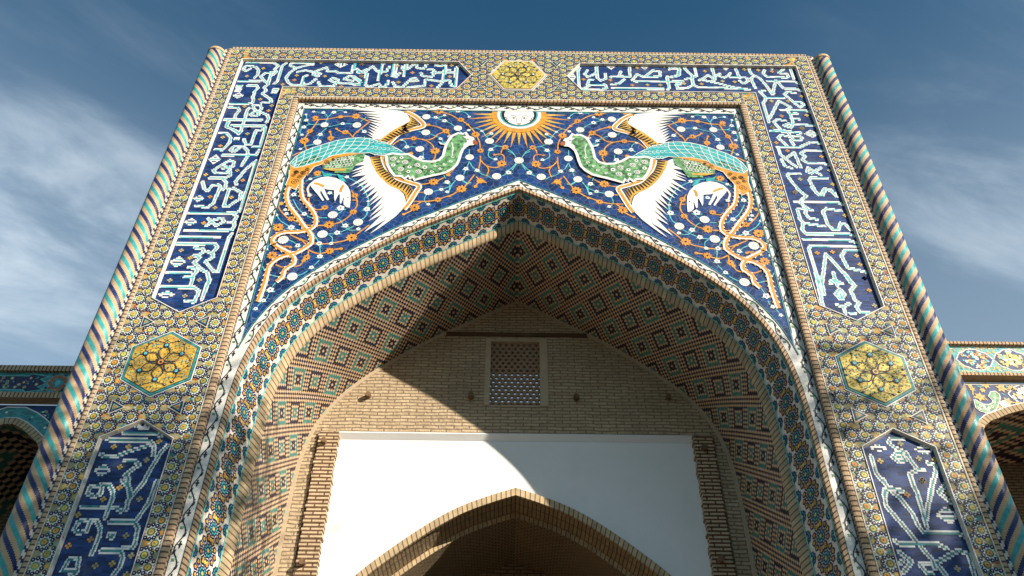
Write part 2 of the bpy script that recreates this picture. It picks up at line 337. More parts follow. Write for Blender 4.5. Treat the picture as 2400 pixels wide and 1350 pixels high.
# ---- courses of brick on edge that outline the facade
e = MB()
def soldier(P, w, y0, proud, m=EDGE):
    """a row of bricks on edge along a polyline, with a rounded face standing proud of y0"""
    P = np.asarray(P, float); n = normals(P); u = arclen(P)
    prof = [(-0.5, 0.0), (-0.46, -0.75), (-0.2, -1.0), (0.2, -1.0), (0.46, -0.75), (0.5, 0.0)]
    rows = [[(p[0] + k[0] * a * w, y0 + d * proud, p[1] + k[1] * a * w) for p, k in zip(P, n)] for a, d in prof]
    for i in range(len(rows) - 1): e.sweep(rows[i], rows[i + 1], m, 0.5, 1.5, u)
for s in (-1, 1):
    soldier([(s * 5.995, ZB), (s * 5.995, 14.0), (s * 5.995, TOP)], 0.068, 0.02, 0.035)
    soldier([(s * 4.352, ZB), (s * 4.352, 8.0), (s * 4.352, 13.50)], 0.10, 0.02, 0.035)
soldier([(-5.96, 15.185), (0, 15.185), (5.96, 15.185)], 0.07, 0.02, 0.035)
soldier([(-4.30, 13.508), (0, 13.508), (4.30, 13.508)], 0.066, 0.02, 0.035)
e.build('brick_edging', portal)

# ---- reveal of the sunk tympanum
r = MB()
for s in (-1, 1):
    r.face([(s * 4.302, 0.02, ZB), (s * 4.302, 0.10, ZB), (s * 4.302, 0.10, 13.475), (s * 4.302, 0.02, 13.475)], EDGE, [(ZB, .5), (ZB, .6), (13.4, .6), (13.4, .5)])
r.face([(-4.302, 0.02, 13.475), (4.302, 0.02, 13.475), (4.302, 0.10, 13.475), (-4.302, 0.10, 13.475)], EDGE, [(-4.3, .5), (4.3, .5), (4.3, .6), (-4.3, .6)])
r.build('tympanum_reveal', portal)

# ------------------------------------------------------------------ arch profiles (right half, apex first)
OUT = smooth([(0, 11.11), (0.6, 10.775), (1.21, 10.405), (1.80, 10.05), (2.42, 9.60), (3.05, 9.07), (3.50, 8.58), (3.82, 8.05), (3.99, 7.55), (4.08, 7.0), (4.115, 6.3), (4.12, 5.4), (4.12, 4.0)], 0.05)
OUT = np.vstack([OUT, [(4.12, z) for z in np.arange(3.9, ZB - 0.01, -0.1)]])
def offset_profile(P, d):
    n = normals(P); n = np.where((n[:, :1] * 0 + (n @ np.array([-1, -1])[:, None])) > 0, n, -n)
    Q = P + n * d
    k = np.argmax(Q[:, 0] > 0); 
    if k > 0:
        a, c = Q[k - 1], Q[k]; t = -a[0] / (c[0] - a[0]); Q = np.vstack([a + (c - a) * t, Q[k:]])
    else:                                                          # offset outwards: extend to the axis
        a, c = Q[0], Q[1]; t = -a[0] / (c[0] - a[0]); Q = np.vstack([a + (c - a) * t, Q])
    return Q
def half3(P, y, s): return np.stack([P[:, 0] * s, np.full(len(P), y), P[:, 1]], 1)
NS = 260
YS = 0.07                                                          # plane of the sunk tympanum
O0 = resample(OUT, NS); O1 = resample(offset_profile(OUT, 0.060), NS); I0 = resample(offset_profile(OUT, 0.27), NS)
I1 = resample(offset_profile(OUT, 0.33), NS); I2 = resample(offset_profile(OUT, 0.40), NS)
V1 = resample(offset_profile(OUT, 0.172), NS) * 0 + resample(offset_profile(OUT, -0.150), NS)
YB = 2.65

a = MB()
for s in (-1, 1):                                                  # brick arris of the arch
    u = arclen(O0)
    a.sweep(half3(O0, YS, s), half3(O0, YS - 0.02, s), EDGE, .5, .52, u)
    a.sweep(half3(O0, YS - 0.02, s), half3(O1, YS - 0.02, s), EDGE, .5, .6, u)
    a.sweep(half3(O1, YS - 0.02, s), half3(O1, YS + 0.05, s), EDGE, .5, .6, u)
a.build('arch_arris', portal)

# ---- splayed band of ten-pointed stars
LS = 0.300; SW = 0.55; S = arclen(O1)
def band_pt(s_, v, side, lift=0.0):
    t = np.clip(s_, 0, S[-1]); x0 = np.interp(t, S, O1[:, 0]); z0 = np.interp(t, S, O1[:, 1]); x1 = np.interp(t, S, I0[:, 0]); z1 = np.interp(t, S, I0[:, 1])
    w = v / SW + 0.5; p = np.array([x0 + (x1 - x0) * w, YS + 0.05 + 0.48 * w, z0 + (z1 - z0) * w])
    d = np.array([x1 - x0, 0.48, z1 - z0]); t2 = np.clip(s_ + 0.02, 0, S[-1]); t1 = np.clip(s_ - 0.02, 0, S[-1])
    tg = np.array([np.interp(t2, S, O1[:, 0]) - np.interp(t1, S, O1[:, 0]), 0, np.interp(t2, S, O1[:, 1]) - np.interp(t1, S, O1[:, 1])])
    nn = np.cross(tg, d); nn /= np.linalg.norm(nn) + 1e-9
    if nn[1] > 0: nn = -nn
    p = p + nn * lift; p[0] = max(p[0], 0.0) * side; return p
g = MB()
for side in (-1, 1):
    g.sweep(half3(O1, YS + 0.05, side), half3(I0, YS + 0.53, side), CREAM)
    def bp(cs, cv, r_, n, m, lift, ph=0.0, lobes=0.0):
        pts = []
        for k in range(n):
            an = ph + 2 * math.pi * k / n; q = r_ * (1 - lobes if k % 2 else 1)
            pts.append((cs + q * math.cos(an), cv + q * math.sin(an)))
        if all(p_[0] < 0 for p_ in pts): return
        pts = [(max(p_[0], 0.0), min(max(p_[1], -SW / 2), SW / 2)) for p_ in pts]
        g.face([band_pt(a_, b_, side, lift) for a_, b_ in pts], m)
    for k in range(int((S[-1]) / LS)):
        for (cs, cv) in ((k * LS, 0.0), ((k + .5) * LS, SW / 2 - 0.01), ((k + .5) * LS, -SW / 2 + 0.01)):
            bp(cs, cv, 0.098, 20, INK if cv == 0 else NAVY, 0.003, 0, 0.14)
            for q in range(10):
                an = q * math.pi / 5; bp(cs + .060 * math.cos(an), cv + .060 * math.sin(an), 0.0150, 5, TURQ if cv == 0 else TEAL, 0.006, an)
            bp(cs, cv, 0.032, 10, TEAL, 0.006); bp(cs, cv, 0.022, 8, YEL if cv == 0 else LEMON, 0.009)
        for (cs, cv) in ((k * LS, 0.0),):
            for q in range(10):
                an = (q + .5) * math.pi / 5; ps = cs + .142 * math.cos(an); pv = cv + .150 * math.sin(an)
                if abs(ps - cs) > LS / 2 - 0.012: continue
                bp(ps, pv, 0.049, 5, INK, 0.003, an); bp(ps, pv, 0.0235, 5, YEL if (q + k) % 3 else ORNG, 0.006, an); bp(ps, pv, 0.007, 4, RUST, 0.009)
            for q in range(20):
                an = (q + .5) * math.pi / 10; bp(cs + .104 * math.cos(an), cv + .104 * math.sin(an), 0.012, 4, NAVY, 0.003)
        for sgn in (-1, 1):
            for q in range(10):
                an = q * math.pi / 5; ps = (k + .5) * LS + .145 * math.cos(an); pv = sgn * (SW / 2 - .01) + .148 * math.sin(an)
                if abs(pv) > SW / 2 - .03: continue
                if any((ps - a_) ** 2 + (pv - b_) ** 2 < .0050 for a_, b_ in [(k2 * LS + .142 * math.cos((q2 + .5) * math.pi / 5), .150 * math.sin((q2 + .5) * math.pi / 5)) for k2 in (k, k + 1) for q2 in range(10)]): continue
                bp(ps, pv, 0.047, 5, INK, 0.0035, an); bp(ps, pv, 0.0235, 5, YEL if q % 3 else ORNG, 0.0065, an)
        for cv in (0.15,):
            bp((k + .5) * LS, cv * 0.0, 0.052, 8, INK, 0.003, 0.4, .2); bp((k + .5) * LS, 0.0, 0.028, 8, LEMON, 0.006, 0.4, .2)
    g.sweep([band_pt(q, -SW / 2, side, .012) for q in S], [band_pt(q, -SW / 2 + .018, side, .012) for q in S], SKYT)
    g.sweep([band_pt(q, SW / 2 - .018, side, .012) for q in S], [band_pt(q, SW / 2, side, .012) for q in S], SKYT)
g.build('star_band', portal)

# ---- rounded brick rib between the star band and the vault
a = MB(); u = arclen(I0)
for s in (-1, 1):
    y1 = YS + 0.53
    rows = []
    for k in range(7):
        an = k / 6 * math.pi / 2; w = 1 - math.cos(an); d = math.sin(an)
        P = I0 + (I2 - I0) * (1 - math.cos(an)) ; rows.append(half3(I0 + (I2 - I0) * d, y1 + 0.09 * w, s))
    for i in range(6): a.sweep(rows[i], rows[i + 1], RIB, .5, .6, u)
    a.sweep(half3(I0, y1, s), half3(I0, y1 + 0.02, s), RIB, .5, .6, u)
a.build('arch_rib', portal)

# ---- brick vault with coloured bricks laid in a net of diamonds
v = MB(); Y0V = YS + 0.62; du = 0.041; dv = 0.062
NV = round((YB - Y0V) / dv); dv = (YB - Y0V) / NV
SV = arclen(I2); NU = int(SV[-1] / du)
def vault_colour(i, j):
    P = 16; p = (i + j); q = (i - j); aa = p % P; bb = q % P
    odd = ((p // P) + (q // P)) % 2
    if (aa in (0, 2) or bb in (0, 2)) and p % 2 == 0: return NAVC
    c = max(abs(aa - 9), abs(bb - 9))
    if c in (4, 5) and aa > 3 and bb > 3: return (TURC if odd else NAVC)
    if c in (1, 2): return (NAVC if odd else TURC)
    return TANC
for s in (-1, 1):
    for i in range(NU):
        s0, s1 = i * du, (i + 1) * du
        p0 = (np.interp(s0, SV, I2[:, 0]) * s, np.interp(s0, SV, I2[:, 1])); p1 = (np.interp(s1, SV, I2[:, 0]) * s, np.interp(s1, SV, I2[:, 1]))
        for j in range(NV):
            y0, y1 = Y0V + j * dv, Y0V + (j + 1) * dv
            v.face([(p0[0], y0, p0[1]), (p0[0], y1, p0[1]), (p1[0], y1, p1[1]), (p1[0], y0, p1[1])], vault_colour(i, j), [(0, 0), (1, 0), (1, 1), (0, 1)])
v.build('vault', portal)

# ------------------------------------------------------------------ back wall of the porch
w = MB(); WX = 0.56; WZ0, WZ1 = 8.21, 9.70; PX = 3.06; PZ = 7.62
def uvp(P): return [(p[0], p[2]) for p in P]
ip = I2[I2[:, 1] > ZB]
def wall_poly(P, y, m):
    w.flat(P, m, y)
R = [(x, z) for x, z in ip if z > PZ]
zc = lambda x: float(np.interp(abs(x), ip[:, 0][ip[:, 1] > 6.6], ip[:, 1][ip[:, 1] > 6.6]))
right = [(WX, WZ0), (WX, WZ1)] + [(WX, zc(WX))] + [(x, z) for x, z in R if x > WX] + [(R[-1][0], PZ), (WX, PZ)]
for s in (-1, 1): wall_poly([(x * s, z) for x, z in right], YB, OLD)
wall_poly([(-WX, WZ1), (WX, WZ1), (WX, zc(WX))] + [(x, z) for x, z in R[::-1] if x < WX] + [(-x, z) for x, z in R if 0 < x < WX] + [(-WX, zc(WX))], YB, OLD)
wall_poly([(-WX, PZ), (WX, PZ), (WX, WZ0), (-WX, WZ0)], YB, OLD)
for s in (-1, 1):                                                   # beside the piers, down to the ground
    wall_poly([(3.42 * s, PZ)] + [(x * s, z) for x, z in ip if z <= PZ] + [(3.42 * s, ZB)], YB, OLD)
    w.flat([(PX * s, PZ), (3.55 * s, PZ), (3.55 * s, ZB), (PX * s, ZB)], OLD, YB + 0.09)
w.box(-3.7, 3.7, YB + 0.32, YB + 0.36, 9.72, 11.2, OLD); 
for s in (-1, 1): w.box(*sorted((s * 0.58, s * 3.9)), YB + 0.32, YB + 0.36, 7.4, 9.72, OLD)
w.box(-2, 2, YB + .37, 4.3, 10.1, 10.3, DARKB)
w.build('back_wall', portal)

m_ = MB()                                                           # lime margin that follows the vault on the wall
IN3 = resample(offset_profile(OUT, 0.47), NS)
for s in (-1, 1): m_.sweep(half3(I2, YB - 0.012, s), half3(IN3, YB - 0.012, s), LIME)
for s in (-1, 1): m_.sweep(half3(IN3, YB - 0.012, s), half3(IN3, YB, s), LIME)
m_.build('vault_margin', portal)

t = MB()
t.box(-1.33, 1.33, YB - 0.035, YB + 0.02, 9.755, 9.835, TIMBER, 2.0)
t.build('timber_lintel', portal)

# ---- pierced window
lw = MB(); fr = MB()
X0, X1, Z0, Z1 = -0.475, 0.43, 8.225, 9.63
for s_ in ((-0.575, X0, Z0 - 0.02, Z1 + 0.07), (X1, 0.575, Z0 - 0.02, Z1 + 0.07)):
    fr.box(s_[0], s_[1], YB - 0.025, YB + 0.14, s_[2], s_[3], LIME, 1)
fr.box(X0, X1, YB - 0.022, YB + 0.14, Z1, Z1 + 0.07, LIME); fr.box(X0, X1, YB - 0.005, YB + 0.14, Z0 - 0.03, Z0, LIME)
# a brick lattice: staggered lens-shaped holes, built row by row with real thickness
NR, NC = 17, 8; ch = (Z1 - Z0) / NR; cw = (X1 - X0) / NC; GRL = plain('lattice_brick', (0.30, 0.20, 0.125), 0.9, 20, 0.35)
YF, YK = YB + 0.05, YB + 0.10
def lens(cx, cz): return [(cx - cw * .36, cz), (cx - cw * .12, cz + ch * .34), (cx + cw * .12, cz + ch * .34), (cx + cw * .36, cz), (cx + cw * .12, cz - ch * .34), (cx - cw * .12, cz - ch * .34)]
for r_ in range(NR):
    o_ = 0.5 * (r_ % 2)
    for k in range(-1, NC + 1):
        cx = X0 + (k + 0.5 + o_) * cw; cz = Z0 + (r_ + .5) * ch
        h = lens(cx, cz); cell = [(cx - cw / 2, cz), (cx - cw / 2, cz + ch / 2), (cx + cw / 2, cz + ch / 2), (cx + cw / 2, cz), (cx + cw / 2, cz - ch / 2), (cx - cw / 2, cz - ch / 2)]
        if cx - cw / 2 < X0 - 0.08 or cx + cw / 2 > X1 + 0.08: continue
        cl = lambda p_: (min(max(p_[0], X0), X1), p_[1])
        h = [cl(p_) for p_ in h]; cell = [cl(p_) for p_ in cell]
        for i in range(6):
            j = (i + 1) % 6
            for y in (YF, YK): lw.face([(cell[i][0], y, cell[i][1]), (cell[j][0], y, cell[j][1]), (h[j][0], y, h[j][1]), (h[i][0], y, h[i][1])], GRL)
            lw.face([(h[i][0], YF, h[i][1]), (h[j][0], YF, h[j][1]), (h[j][0], YK, h[j][1]), (h[i][0], YK, h[i][1])], GRL)
lo = lw.build('lattice_window', portal); fr.build('window_frame', lo)

# ---- white plaster panel and the brick piers beside it
INO = smooth([(0, 6.625), (0.45, 6.47), (0.92, 6.27), (1.35, 6.01), (1.9, 5.60), (2.47, 5.10), (2.80, 4.62), (2.95, 4.1), (2.98, 3.4)], 0.05)
INO = np.vstack([INO, [(2.98, z) for z in np.arange(3.2, ZB - .01, -.2)]])
IN1 = resample(offset_profile(INO, 0.125), 160); IN0 = resample(INO, 160); IN2 = resample(offset_profile(INO, 0.185), 160)
p = MB(); YP = YB + 0.07
p.flat([(-PX, PZ), (PX, PZ), (PX, ZB)] + [(x, z) for x, z in IN0[::-1]] + [(-x, z) for x, z in IN0[1:]] + [(-PX, ZB)], PLAST, YP)
p.face([(-PX, YB - 0.012, PZ + 0.005), (PX, YB - 0.012, PZ + 0.005), (PX, YP - 0.004, PZ - 0.085), (-PX, YP - 0.004, PZ - 0.085)], PLAST)
p.face([(-PX, YB - 0.012, PZ + 0.005), (PX, YB - 0.012, PZ + 0.005), (PX, YB, PZ + 0.03), (-PX, YB, PZ + 0.03)], PLAST)
p.build('plaster_panel', portal)
for s in (-1, 1):
    q = MB(); k = 0; z = ZB
    while z < PZ - 0.02:                                            # every course sits a little in or out of line
        z1 = min(z + 0.066, PZ); j1 = random.uniform(-.014, .014); j2 = random.uniform(-.012, .012); jy = random.uniform(-.006, .006)
        q.box(*sorted((s * (3.045 + j1), s * (3.385 + j2))), YB - 0.06 + jy, YB + 0.085, z + 0.005, z1 - 0.004, PIER)
        z = z1
    q.box(*sorted((s * 3.07, s * 3.37)), YB - 0.045, YB + 0.06, ZB, PZ - 0.01, PIER)
    q.build('brick_pier', portal)

# ---- inner archway
ia = MB(); YR = YB + 0.01
u = arclen(IN0)
for s in (-1, 1):
    ia.sweep(half3(IN0, YP + .01, s), half3(IN0, YR, s), RIB, .5, .6, u); ia.sweep(half3(IN0, YR, s), half3(IN1, YR, s), RIB, .5, .6, u)
    IN1b = resample(offset_profile(INO, 0.10), 160)
    ia.sweep(half3(IN1, YR, s), half3(IN1, YR + 0.06, s), RIB, .5, .6, u)
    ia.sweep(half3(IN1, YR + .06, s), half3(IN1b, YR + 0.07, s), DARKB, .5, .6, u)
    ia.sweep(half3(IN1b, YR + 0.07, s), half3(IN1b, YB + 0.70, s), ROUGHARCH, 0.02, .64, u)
    ia.sweep(half3(IN1b, YB + 0.70, s), half3(IN2, YB + 0.70, s), RIB, .5, .6, u)
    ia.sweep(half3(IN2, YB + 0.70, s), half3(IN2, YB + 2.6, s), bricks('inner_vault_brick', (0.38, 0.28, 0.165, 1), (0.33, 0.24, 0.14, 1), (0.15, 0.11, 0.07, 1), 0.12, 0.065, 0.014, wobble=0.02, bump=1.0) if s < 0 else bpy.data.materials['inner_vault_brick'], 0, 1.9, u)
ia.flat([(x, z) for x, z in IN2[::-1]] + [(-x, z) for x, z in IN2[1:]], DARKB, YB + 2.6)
ia.box(-0.9, 0.9, YB + 2.50, YB + 2.59, 5.55, 5.63, TIMBER); 
io = ia.build('inner_arch', portal)

# ---- stubs of old scaffolding poles left in the wall
for x, z in ((-2.634, 8.367), (-0.807, 8.375), (1.069, 8.375), (2.712, 8.398), (-3.265, 7.39), (-3.265, 5.262), (3.20, 7.348), (3.17, 5.378)):
    q = MB(); yy = YB - (0.12 if abs(x) < 3 else 0.17); n = 12; rr = random.uniform(.045, .062)
    ring = [(x + rr * math.cos(i * 2 * math.pi / n) * random.uniform(.88, 1.1), z + rr * math.sin(i * 2 * math.pi / n) * random.uniform(.88, 1.1)) for i in range(n)]
    for i in range(n):
        j = (i + 1) % n
        q.face([(ring[i][0], yy + random.uniform(0, .015), ring[i][1]), (ring[j][0], yy + .008, ring[j][1]), (ring[j][0], YB + .05, ring[j][1] + .01), (ring[i][0], YB + .05, ring[i][1] + .01)], ENDG)
    q.flat(ring, ENDG, yy + .008); q.build('pole_stub', portal)
# ------------------------------------------------------------------ facade mosaics: frames, medallions, rosettes
LP_UP = [(-5.68, 14.80), (-1.235, 14.80), (-0.955, 14.345), (-1.235, 13.86), (-4.665, 13.86), (-4.665, 8.395), (-5.175, 8.095), (-5.68, 8.385)]
LP_LO = [(-5.172, 6.205), (-4.662, 5.91), (-4.662, ZB), (-5.678, ZB), (-5.678, 5.915)]
RP_UP = [(-a, b) for a, b in LP_UP][::-1]; RP_LO = [(-a, b) for a, b in LP_LO][::-1]
HEX = []
for cx, cz, ph in ((-5.178, 7.148, math.pi / 2), (5.180, 7.128, math.pi / 2), (-0.025, 14.343, 0.0)):
    HEX.append((cx, cz, [(cx + 0.592 * math.cos(ph + k * math.pi / 3), cz + 0.592 * math.sin(ph + k * math.pi / 3)) for k in range(6)]))
TRI = []
for s in (-1, 1):
    for t_ in ([(-5.686, 8.015), (-5.684, 7.775), (-5.48, 7.90)], [(-4.675, 8.05), (-4.88, 7.92), (-4.68, 7.80)],
               [(-5.683, 6.51), (-5.678, 6.262), (-5.46, 6.385)], [(-4.672, 6.53), (-4.885, 6.395), (-4.665, 6.27)]):
        TRI.append([(-s * x, z) for x, z in t_])
    TRI.append([(s * x, z) for x, z in [(-0.885, 14.83), (-0.645, 14.83), (-0.765, 14.63)]]); TRI.append([(s * x, z) for x, z in [(-0.775, 14.02), (-0.885, 13.83), (-0.655, 13.83)]])

rb = MB(); YF0 = 0.0
FR = [(-5.955, ZB), (-5.955, 15.145), (5.955, 15.145), (5.955, ZB), (4.405, ZB), (4.405, 13.545), (-4.405, 13.545), (-4.405, ZB)]
GROUT = plain('rosette_grout', (0.34, 0.30, 0.17), 0.6, 16, 0.25, (0.32, 0.38, 0.30, 1), 0.5)
SAGE = glaze('sage_glaze', (0.34, 0.40, 0.22), 0.3)
holes = [np.array(LP_UP), np.array(LP_LO), np.array(RP_UP), np.array(RP_LO)] + [np.array(h[2]) for h in HEX]
# ground of the rosette field: plain sheets between the panels
for s in (-1, 1):
    P = lambda q: [(x * s, z) for x, z in q]
    rb.flat(P([(5.955, ZB), (5.955, 15.145), (5.68, 14.80), (5.68, ZB)]), GROUT, YF0)
    rb.flat(P([(4.405, ZB), (4.405, 13.545), (4.665, 13.86), (4.665, ZB)]), GROUT, YF0)
    rb.flat(P([(4.665, 8.395), (5.175, 8.095), (5.68, 8.385), (5.68, 5.915), (5.172, 6.205), (4.665, 5.91)]), GROUT, YF0)
    rb.flat(P([(0, 15.145), (5.955, 15.145), (5.68, 14.80), (0, 14.80)]), GROUT, YF0)
    rb.flat(P([(0, 13.545), (4.405, 13.545), (4.665, 13.86), (0, 13.86)]), GROUT, YF0)
    rb.flat(P([(0, 14.80), (1.235, 14.80), (0.955, 14.345), (1.235, 13.86), (0, 13.86)]), GROUT, YF0)
X_, Z_ = [], []
DX, DZ = 0.08525, 0.152
pts = []
for s in (-1, 1):
    for i in range(0, 18):                                         # upright legs: columns of rosettes, alternating
        x = 5.862 - DX * i; z0 = 0.007 if i % 2 else 0.159
        if x < 4.44 or x > 5.92: continue
        for j in range(-6, 52):
            z = z0 + 2 * DZ * j
            if z < 15.06 and z > ZB + .1: pts.append((s * x, z, 0))
    for x in (4.568 - 0.01, 4.473 + 0.005): pass
for k in range(-41, 42):                                           # the lintel: rows run sideways
    for i in range(-1, 20):
        x = k * 2 * 0.1475 + (0.1475 if i % 2 else 0.0); z = 15.055 - 0.0845 * i
        if abs(x) < 5.6 and 13.58 < z: pts.append((x, z, 1))
P_ = np.array(pts); keep = np.ones(len(P_), bool)
keep &= np.where(P_[:, 2] == 0, (P_[:, 1] < 13.60) | (np.abs(P_[:, 0]) > 5.70), (np.abs(P_[:, 0]) < 4.42) | (P_[:, 1] > 14.86))
def dist_poly(P, poly):
    d = np.full(len(P), 9.0)
    for i in range(len(poly)):
        a = np.array(poly[i - 1]); b_ = np.array(poly[i]); ab = b_ - a
        t_ = np.clip(((P - a) @ ab) / (ab @ ab), 0, 1); d = np.minimum(d, np.linalg.norm(P - a - t_[:, None] * ab, axis=1))
    return d
for h in holes:
    ins = inside(h, P_[:, 0], P_[:, 1]); keep &= ~ins & (dist_poly(P_[:, :2], h) > 0.055)
for h in TRI: keep &= ~inside(np.array(h), P_[:, 0], P_[:, 1]) & (dist_poly(P_[:, :2], np.array(h)) > 0.05)
keep &= (np.abs(P_[:, 0]) < 5.90) & (np.abs(P_[:, 0]) > 4.455) | (P_[:, 1] > 13.58)
Q = P_[keep]; used = []
for x, z, o_ in Q:                                                 # drop rosettes that would run into each other at the corners
    if any(abs(x - a) < .13 and abs(z - c) < .13 and (x - a) ** 2 + (z - c) ** 2 < .0155 for a, c in used[-400:]): continue
    used.append((x, z))
def in_any(x, z):
    for h in holes:
        if inside(h, np.array([x]), np.array([z]))[0]: return True
    return False
ovals = {}
for x, z in used:
    rb.disc((x, z), 0.094, WHITE, YF0 - .003, 20, ph=0, lobes=.42)
    rb.disc((x, z), 0.056, DGRN if random.random() < .7 else GREEN, YF0 - .006, 20, lobes=.12)
    rb.disc((x, z), 0.037, random.choice([YEL, YEL, LEMON, LEMON, ORNG]), YF0 - .009, 10)
    rb.disc((x, z), 0.011, RUST, YF0 - .012, 5)
    ph = math.pi / 10
    for q in range(10):
        an = ph + q * math.pi / 5; px, pz = x + .093 * math.cos(an), z + .096 * math.sin(an)
        key = (round(px / .03), round(pz / .03))
        if any((key[0] + a_, key[1] + b_) in ovals and (px - ovals[(key[0] + a_, key[1] + b_)][0]) ** 2 + (pz - ovals[(key[0] + a_, key[1] + b_)][1]) ** 2 < .0013 for a_ in (-1, 0, 1, 2, -2) for b_ in (-1, 0, 1, 2, -2)): continue
        if in_any(px, pz) or abs(px) > 5.93 or (abs(px) < 4.43 and pz < 13.57) or pz > 15.11: continue
        ovals[key] = (px, pz)
        rb.disc((px, pz), 0.0295, INK, YF0 - .006 - .0004 * (q % 3), 7, ph=an); rb.disc((px, pz), 0.0085, WHITE, YF0 - .010, 5, ph=an)
# patches of colour in the gaps
for n_ in range(16000):
    s = random.choice((-1, 1))
    if random.random() < .64: x, z = s * random.uniform(4.43, 5.93), random.uniform(2.0, 15.0)
    else: x, z = s * random.uniform(0, 5.8), random.choice((random.uniform(13.58, 13.84), random.uniform(14.83, 15.12), random.uniform(13.6, 15.1)))
    if abs(x) < 4.43 and z < 13.57: continue
    if in_any(x, z): continue
    rb.disc((x, z), random.uniform(.020, .042), random.choice([ORNG, ORNG, YEL, OCHRE, OCHRE, TEAL, SAGE, SAGE, LEMON, RUST]), YF0 - .0006 - .00004 * (n_ % 50), random.choice((4, 5, 6)), ph=random.random() * 3)
for s in (-1, 1):                                                   # thin white fillets beside the brick courses
    rb.stroke([(s * 5.952, ZB), (s * 5.952, 15.14)], .014, CREAM, YF0 - .014, False); rb.stroke([(s * 4.41, ZB), (s * 4.41, 13.55)], .014, CREAM, YF0 - .014, False)
rb.stroke([(-5.95, 15.135), (5.95, 15.135)], .016, CREAM, YF0 - .014, False); rb.stroke([(-4.41, 13.552), (4.41, 13.552)], .016, CREAM, YF0 - .014, False)
rb.build('rosette_border', portal)

# ---- bevelled white frames round the inscriptions
def frame(poly, mb, w=0.030, depth=0.045):
    A = np.array(poly); B = inset(A, 0.012); C_ = inset(A, w)
    for i in range(len(A)):
        j = (i + 1) % len(A)
        mb.face([(A[i][0], -.014, A[i][1]), (A[j][0], -.014, A[j][1]), (B[j][0], -.014, B[j][1]), (B[i][0], -.014, B[i][1])], WHITE)
        mb.face([(A[i][0], -.014, A[i][1]), (A[j][0], -.014, A[j][1]), (A[j][0], .0, A[j][1]), (A[i][0], .0, A[i][1])], RUST)
        mb.face([(B[i][0], -.014, B[i][1]), (B[j][0], -.014, B[j][1]), (C_[j][0], depth, C_[j][1]), (C_[i][0], depth, C_[i][1])], CREAM)
    return C_

# ---- hexagonal medallions
def lerp(a, b_, t_): return (a[0] + (b_[0] - a[0]) * t_, a[1] + (b_[1] - a[1]) * t_)
for hi, (cx, cz, hx) in enumerate(HEX):
    h = MB(); big = hi < 2
    h.flat(hx, WHITE, -.010); i1 = inset(hx, .014); h.flat(i1, INK, -.014); i2 = inset(hx, .022); h.flat(i2, TEAL if big else CREAM, -.018)
    i3 = inset(hx, .054 if big else .05); h.flat(i3, INK if big else RUST, -.022); i4 = inset(hx, .061 if big else .06); h.flat(i4, YEL if hi == 0 else LEMON, -.026)
    ph0 = math.pi / 6 if big else 0.0
    D = lambda r_, an: (cx + r_ * math.cos(an), cz + r_ * math.sin(an))
    y = -.030
    ih = np.array(i4)
    for n_ in range(700):                                          # small leaves scattered over the ground
        an = random.uniform(0, 2 * math.pi); r_ = .50 * math.sqrt(random.random()); p_ = D(r_, an)
        if not inside(inset(ih, .02), np.array([p_[0]]), np.array([p_[1]]))[0]: continue
        h.disc(p_, random.uniform(.006, .015), random.choice([TEAL, TEAL, DGRN, ORNG, ORNG, LEMON, YEL, GREEN]), y, 5, rz=random.uniform(.006, .015), ph=an)
    for k in range(6):
        a0 = ph0 + k * math.pi / 3
        c_ = D(.335, a0 + math.pi / 6)
        for q in range(5): h.disc((c_[0] + .035 * math.cos(q), c_[1] + .035 * math.sin(q)), .013, TEAL if q % 2 else OCHRE, y - .003, 7)
        h.stroke([D(.05, a0), D(.13, a0 + .42), D(.21, a0 + .40), D(.29, a0 + .05)], .013, INK, y - .006, True)
        h.stroke([D(.05, a0), D(.13, a0 - .42), D(.21, a0 - .40), D(.29, a0 - .05)], .013, INK, y - .0062, True)
        h.stroke([D(.31, a0), D(.36, a0 + .14), D(.39, a0 + .30), D(.41, a0 + .36)], .009, INK, y - .006, True)
        h.stroke([D(.31, a0), D(.36, a0 - .14), D(.39, a0 - .30), D(.41, a0 - .36)], .009, INK, y - .0062, True)
        f_ = D(.305, a0); h.disc(f_, .056, INK, y - .009, 16, lobes=.35, ph=a0); h.disc(f_, .026, SKYT if big else WHITE, y - .012, 7); h.disc(D(.30, a0), .008, DGRN, y - .015, 5)
        for sg in (-1, 1):
            e_ = D(.425, a0 + sg * .40); h.disc(e_, .028, INK, y - .009, 6, rz=.018); h.disc(e_, .014, CREAM, y - .012, 5, rz=.008)
            h.disc(D(.17, a0 + sg * .42), .011, INK, y - .009, 5)
    h.disc((cx, cz), .058, INK, y - .009, 14); h.disc((cx, cz), .043, ORNG if hi == 0 else YEL, y - .012, 14); h.disc((cx, cz), .02, INK, y - .015, 8)
    h.build('medallion', portal, ['orange yellow hexagonal medallion with turquoise rim, left pier', 'lemon yellow hexagonal medallion with turquoise rim, right pier', 'yellow hexagonal medallion with white rim, in the lintel above the sun'][hi])

# ---- small triangular insets
for t_ in TRI:
    h = MB(); A = np.array(t_)
    for d_, m, y in ((0, CREAM, -.016), (.014, INK, -.019), (.034, TEAL, -.022), (.046, OCHRE, -.025), (.056, RUST, -.028)):
        P = inset(A, d_); h.flat(P, m, y)
    c_ = A.mean(0); h.disc(c_, .008, YEL, -.031, 4); h.build('triangle_inset', portal)

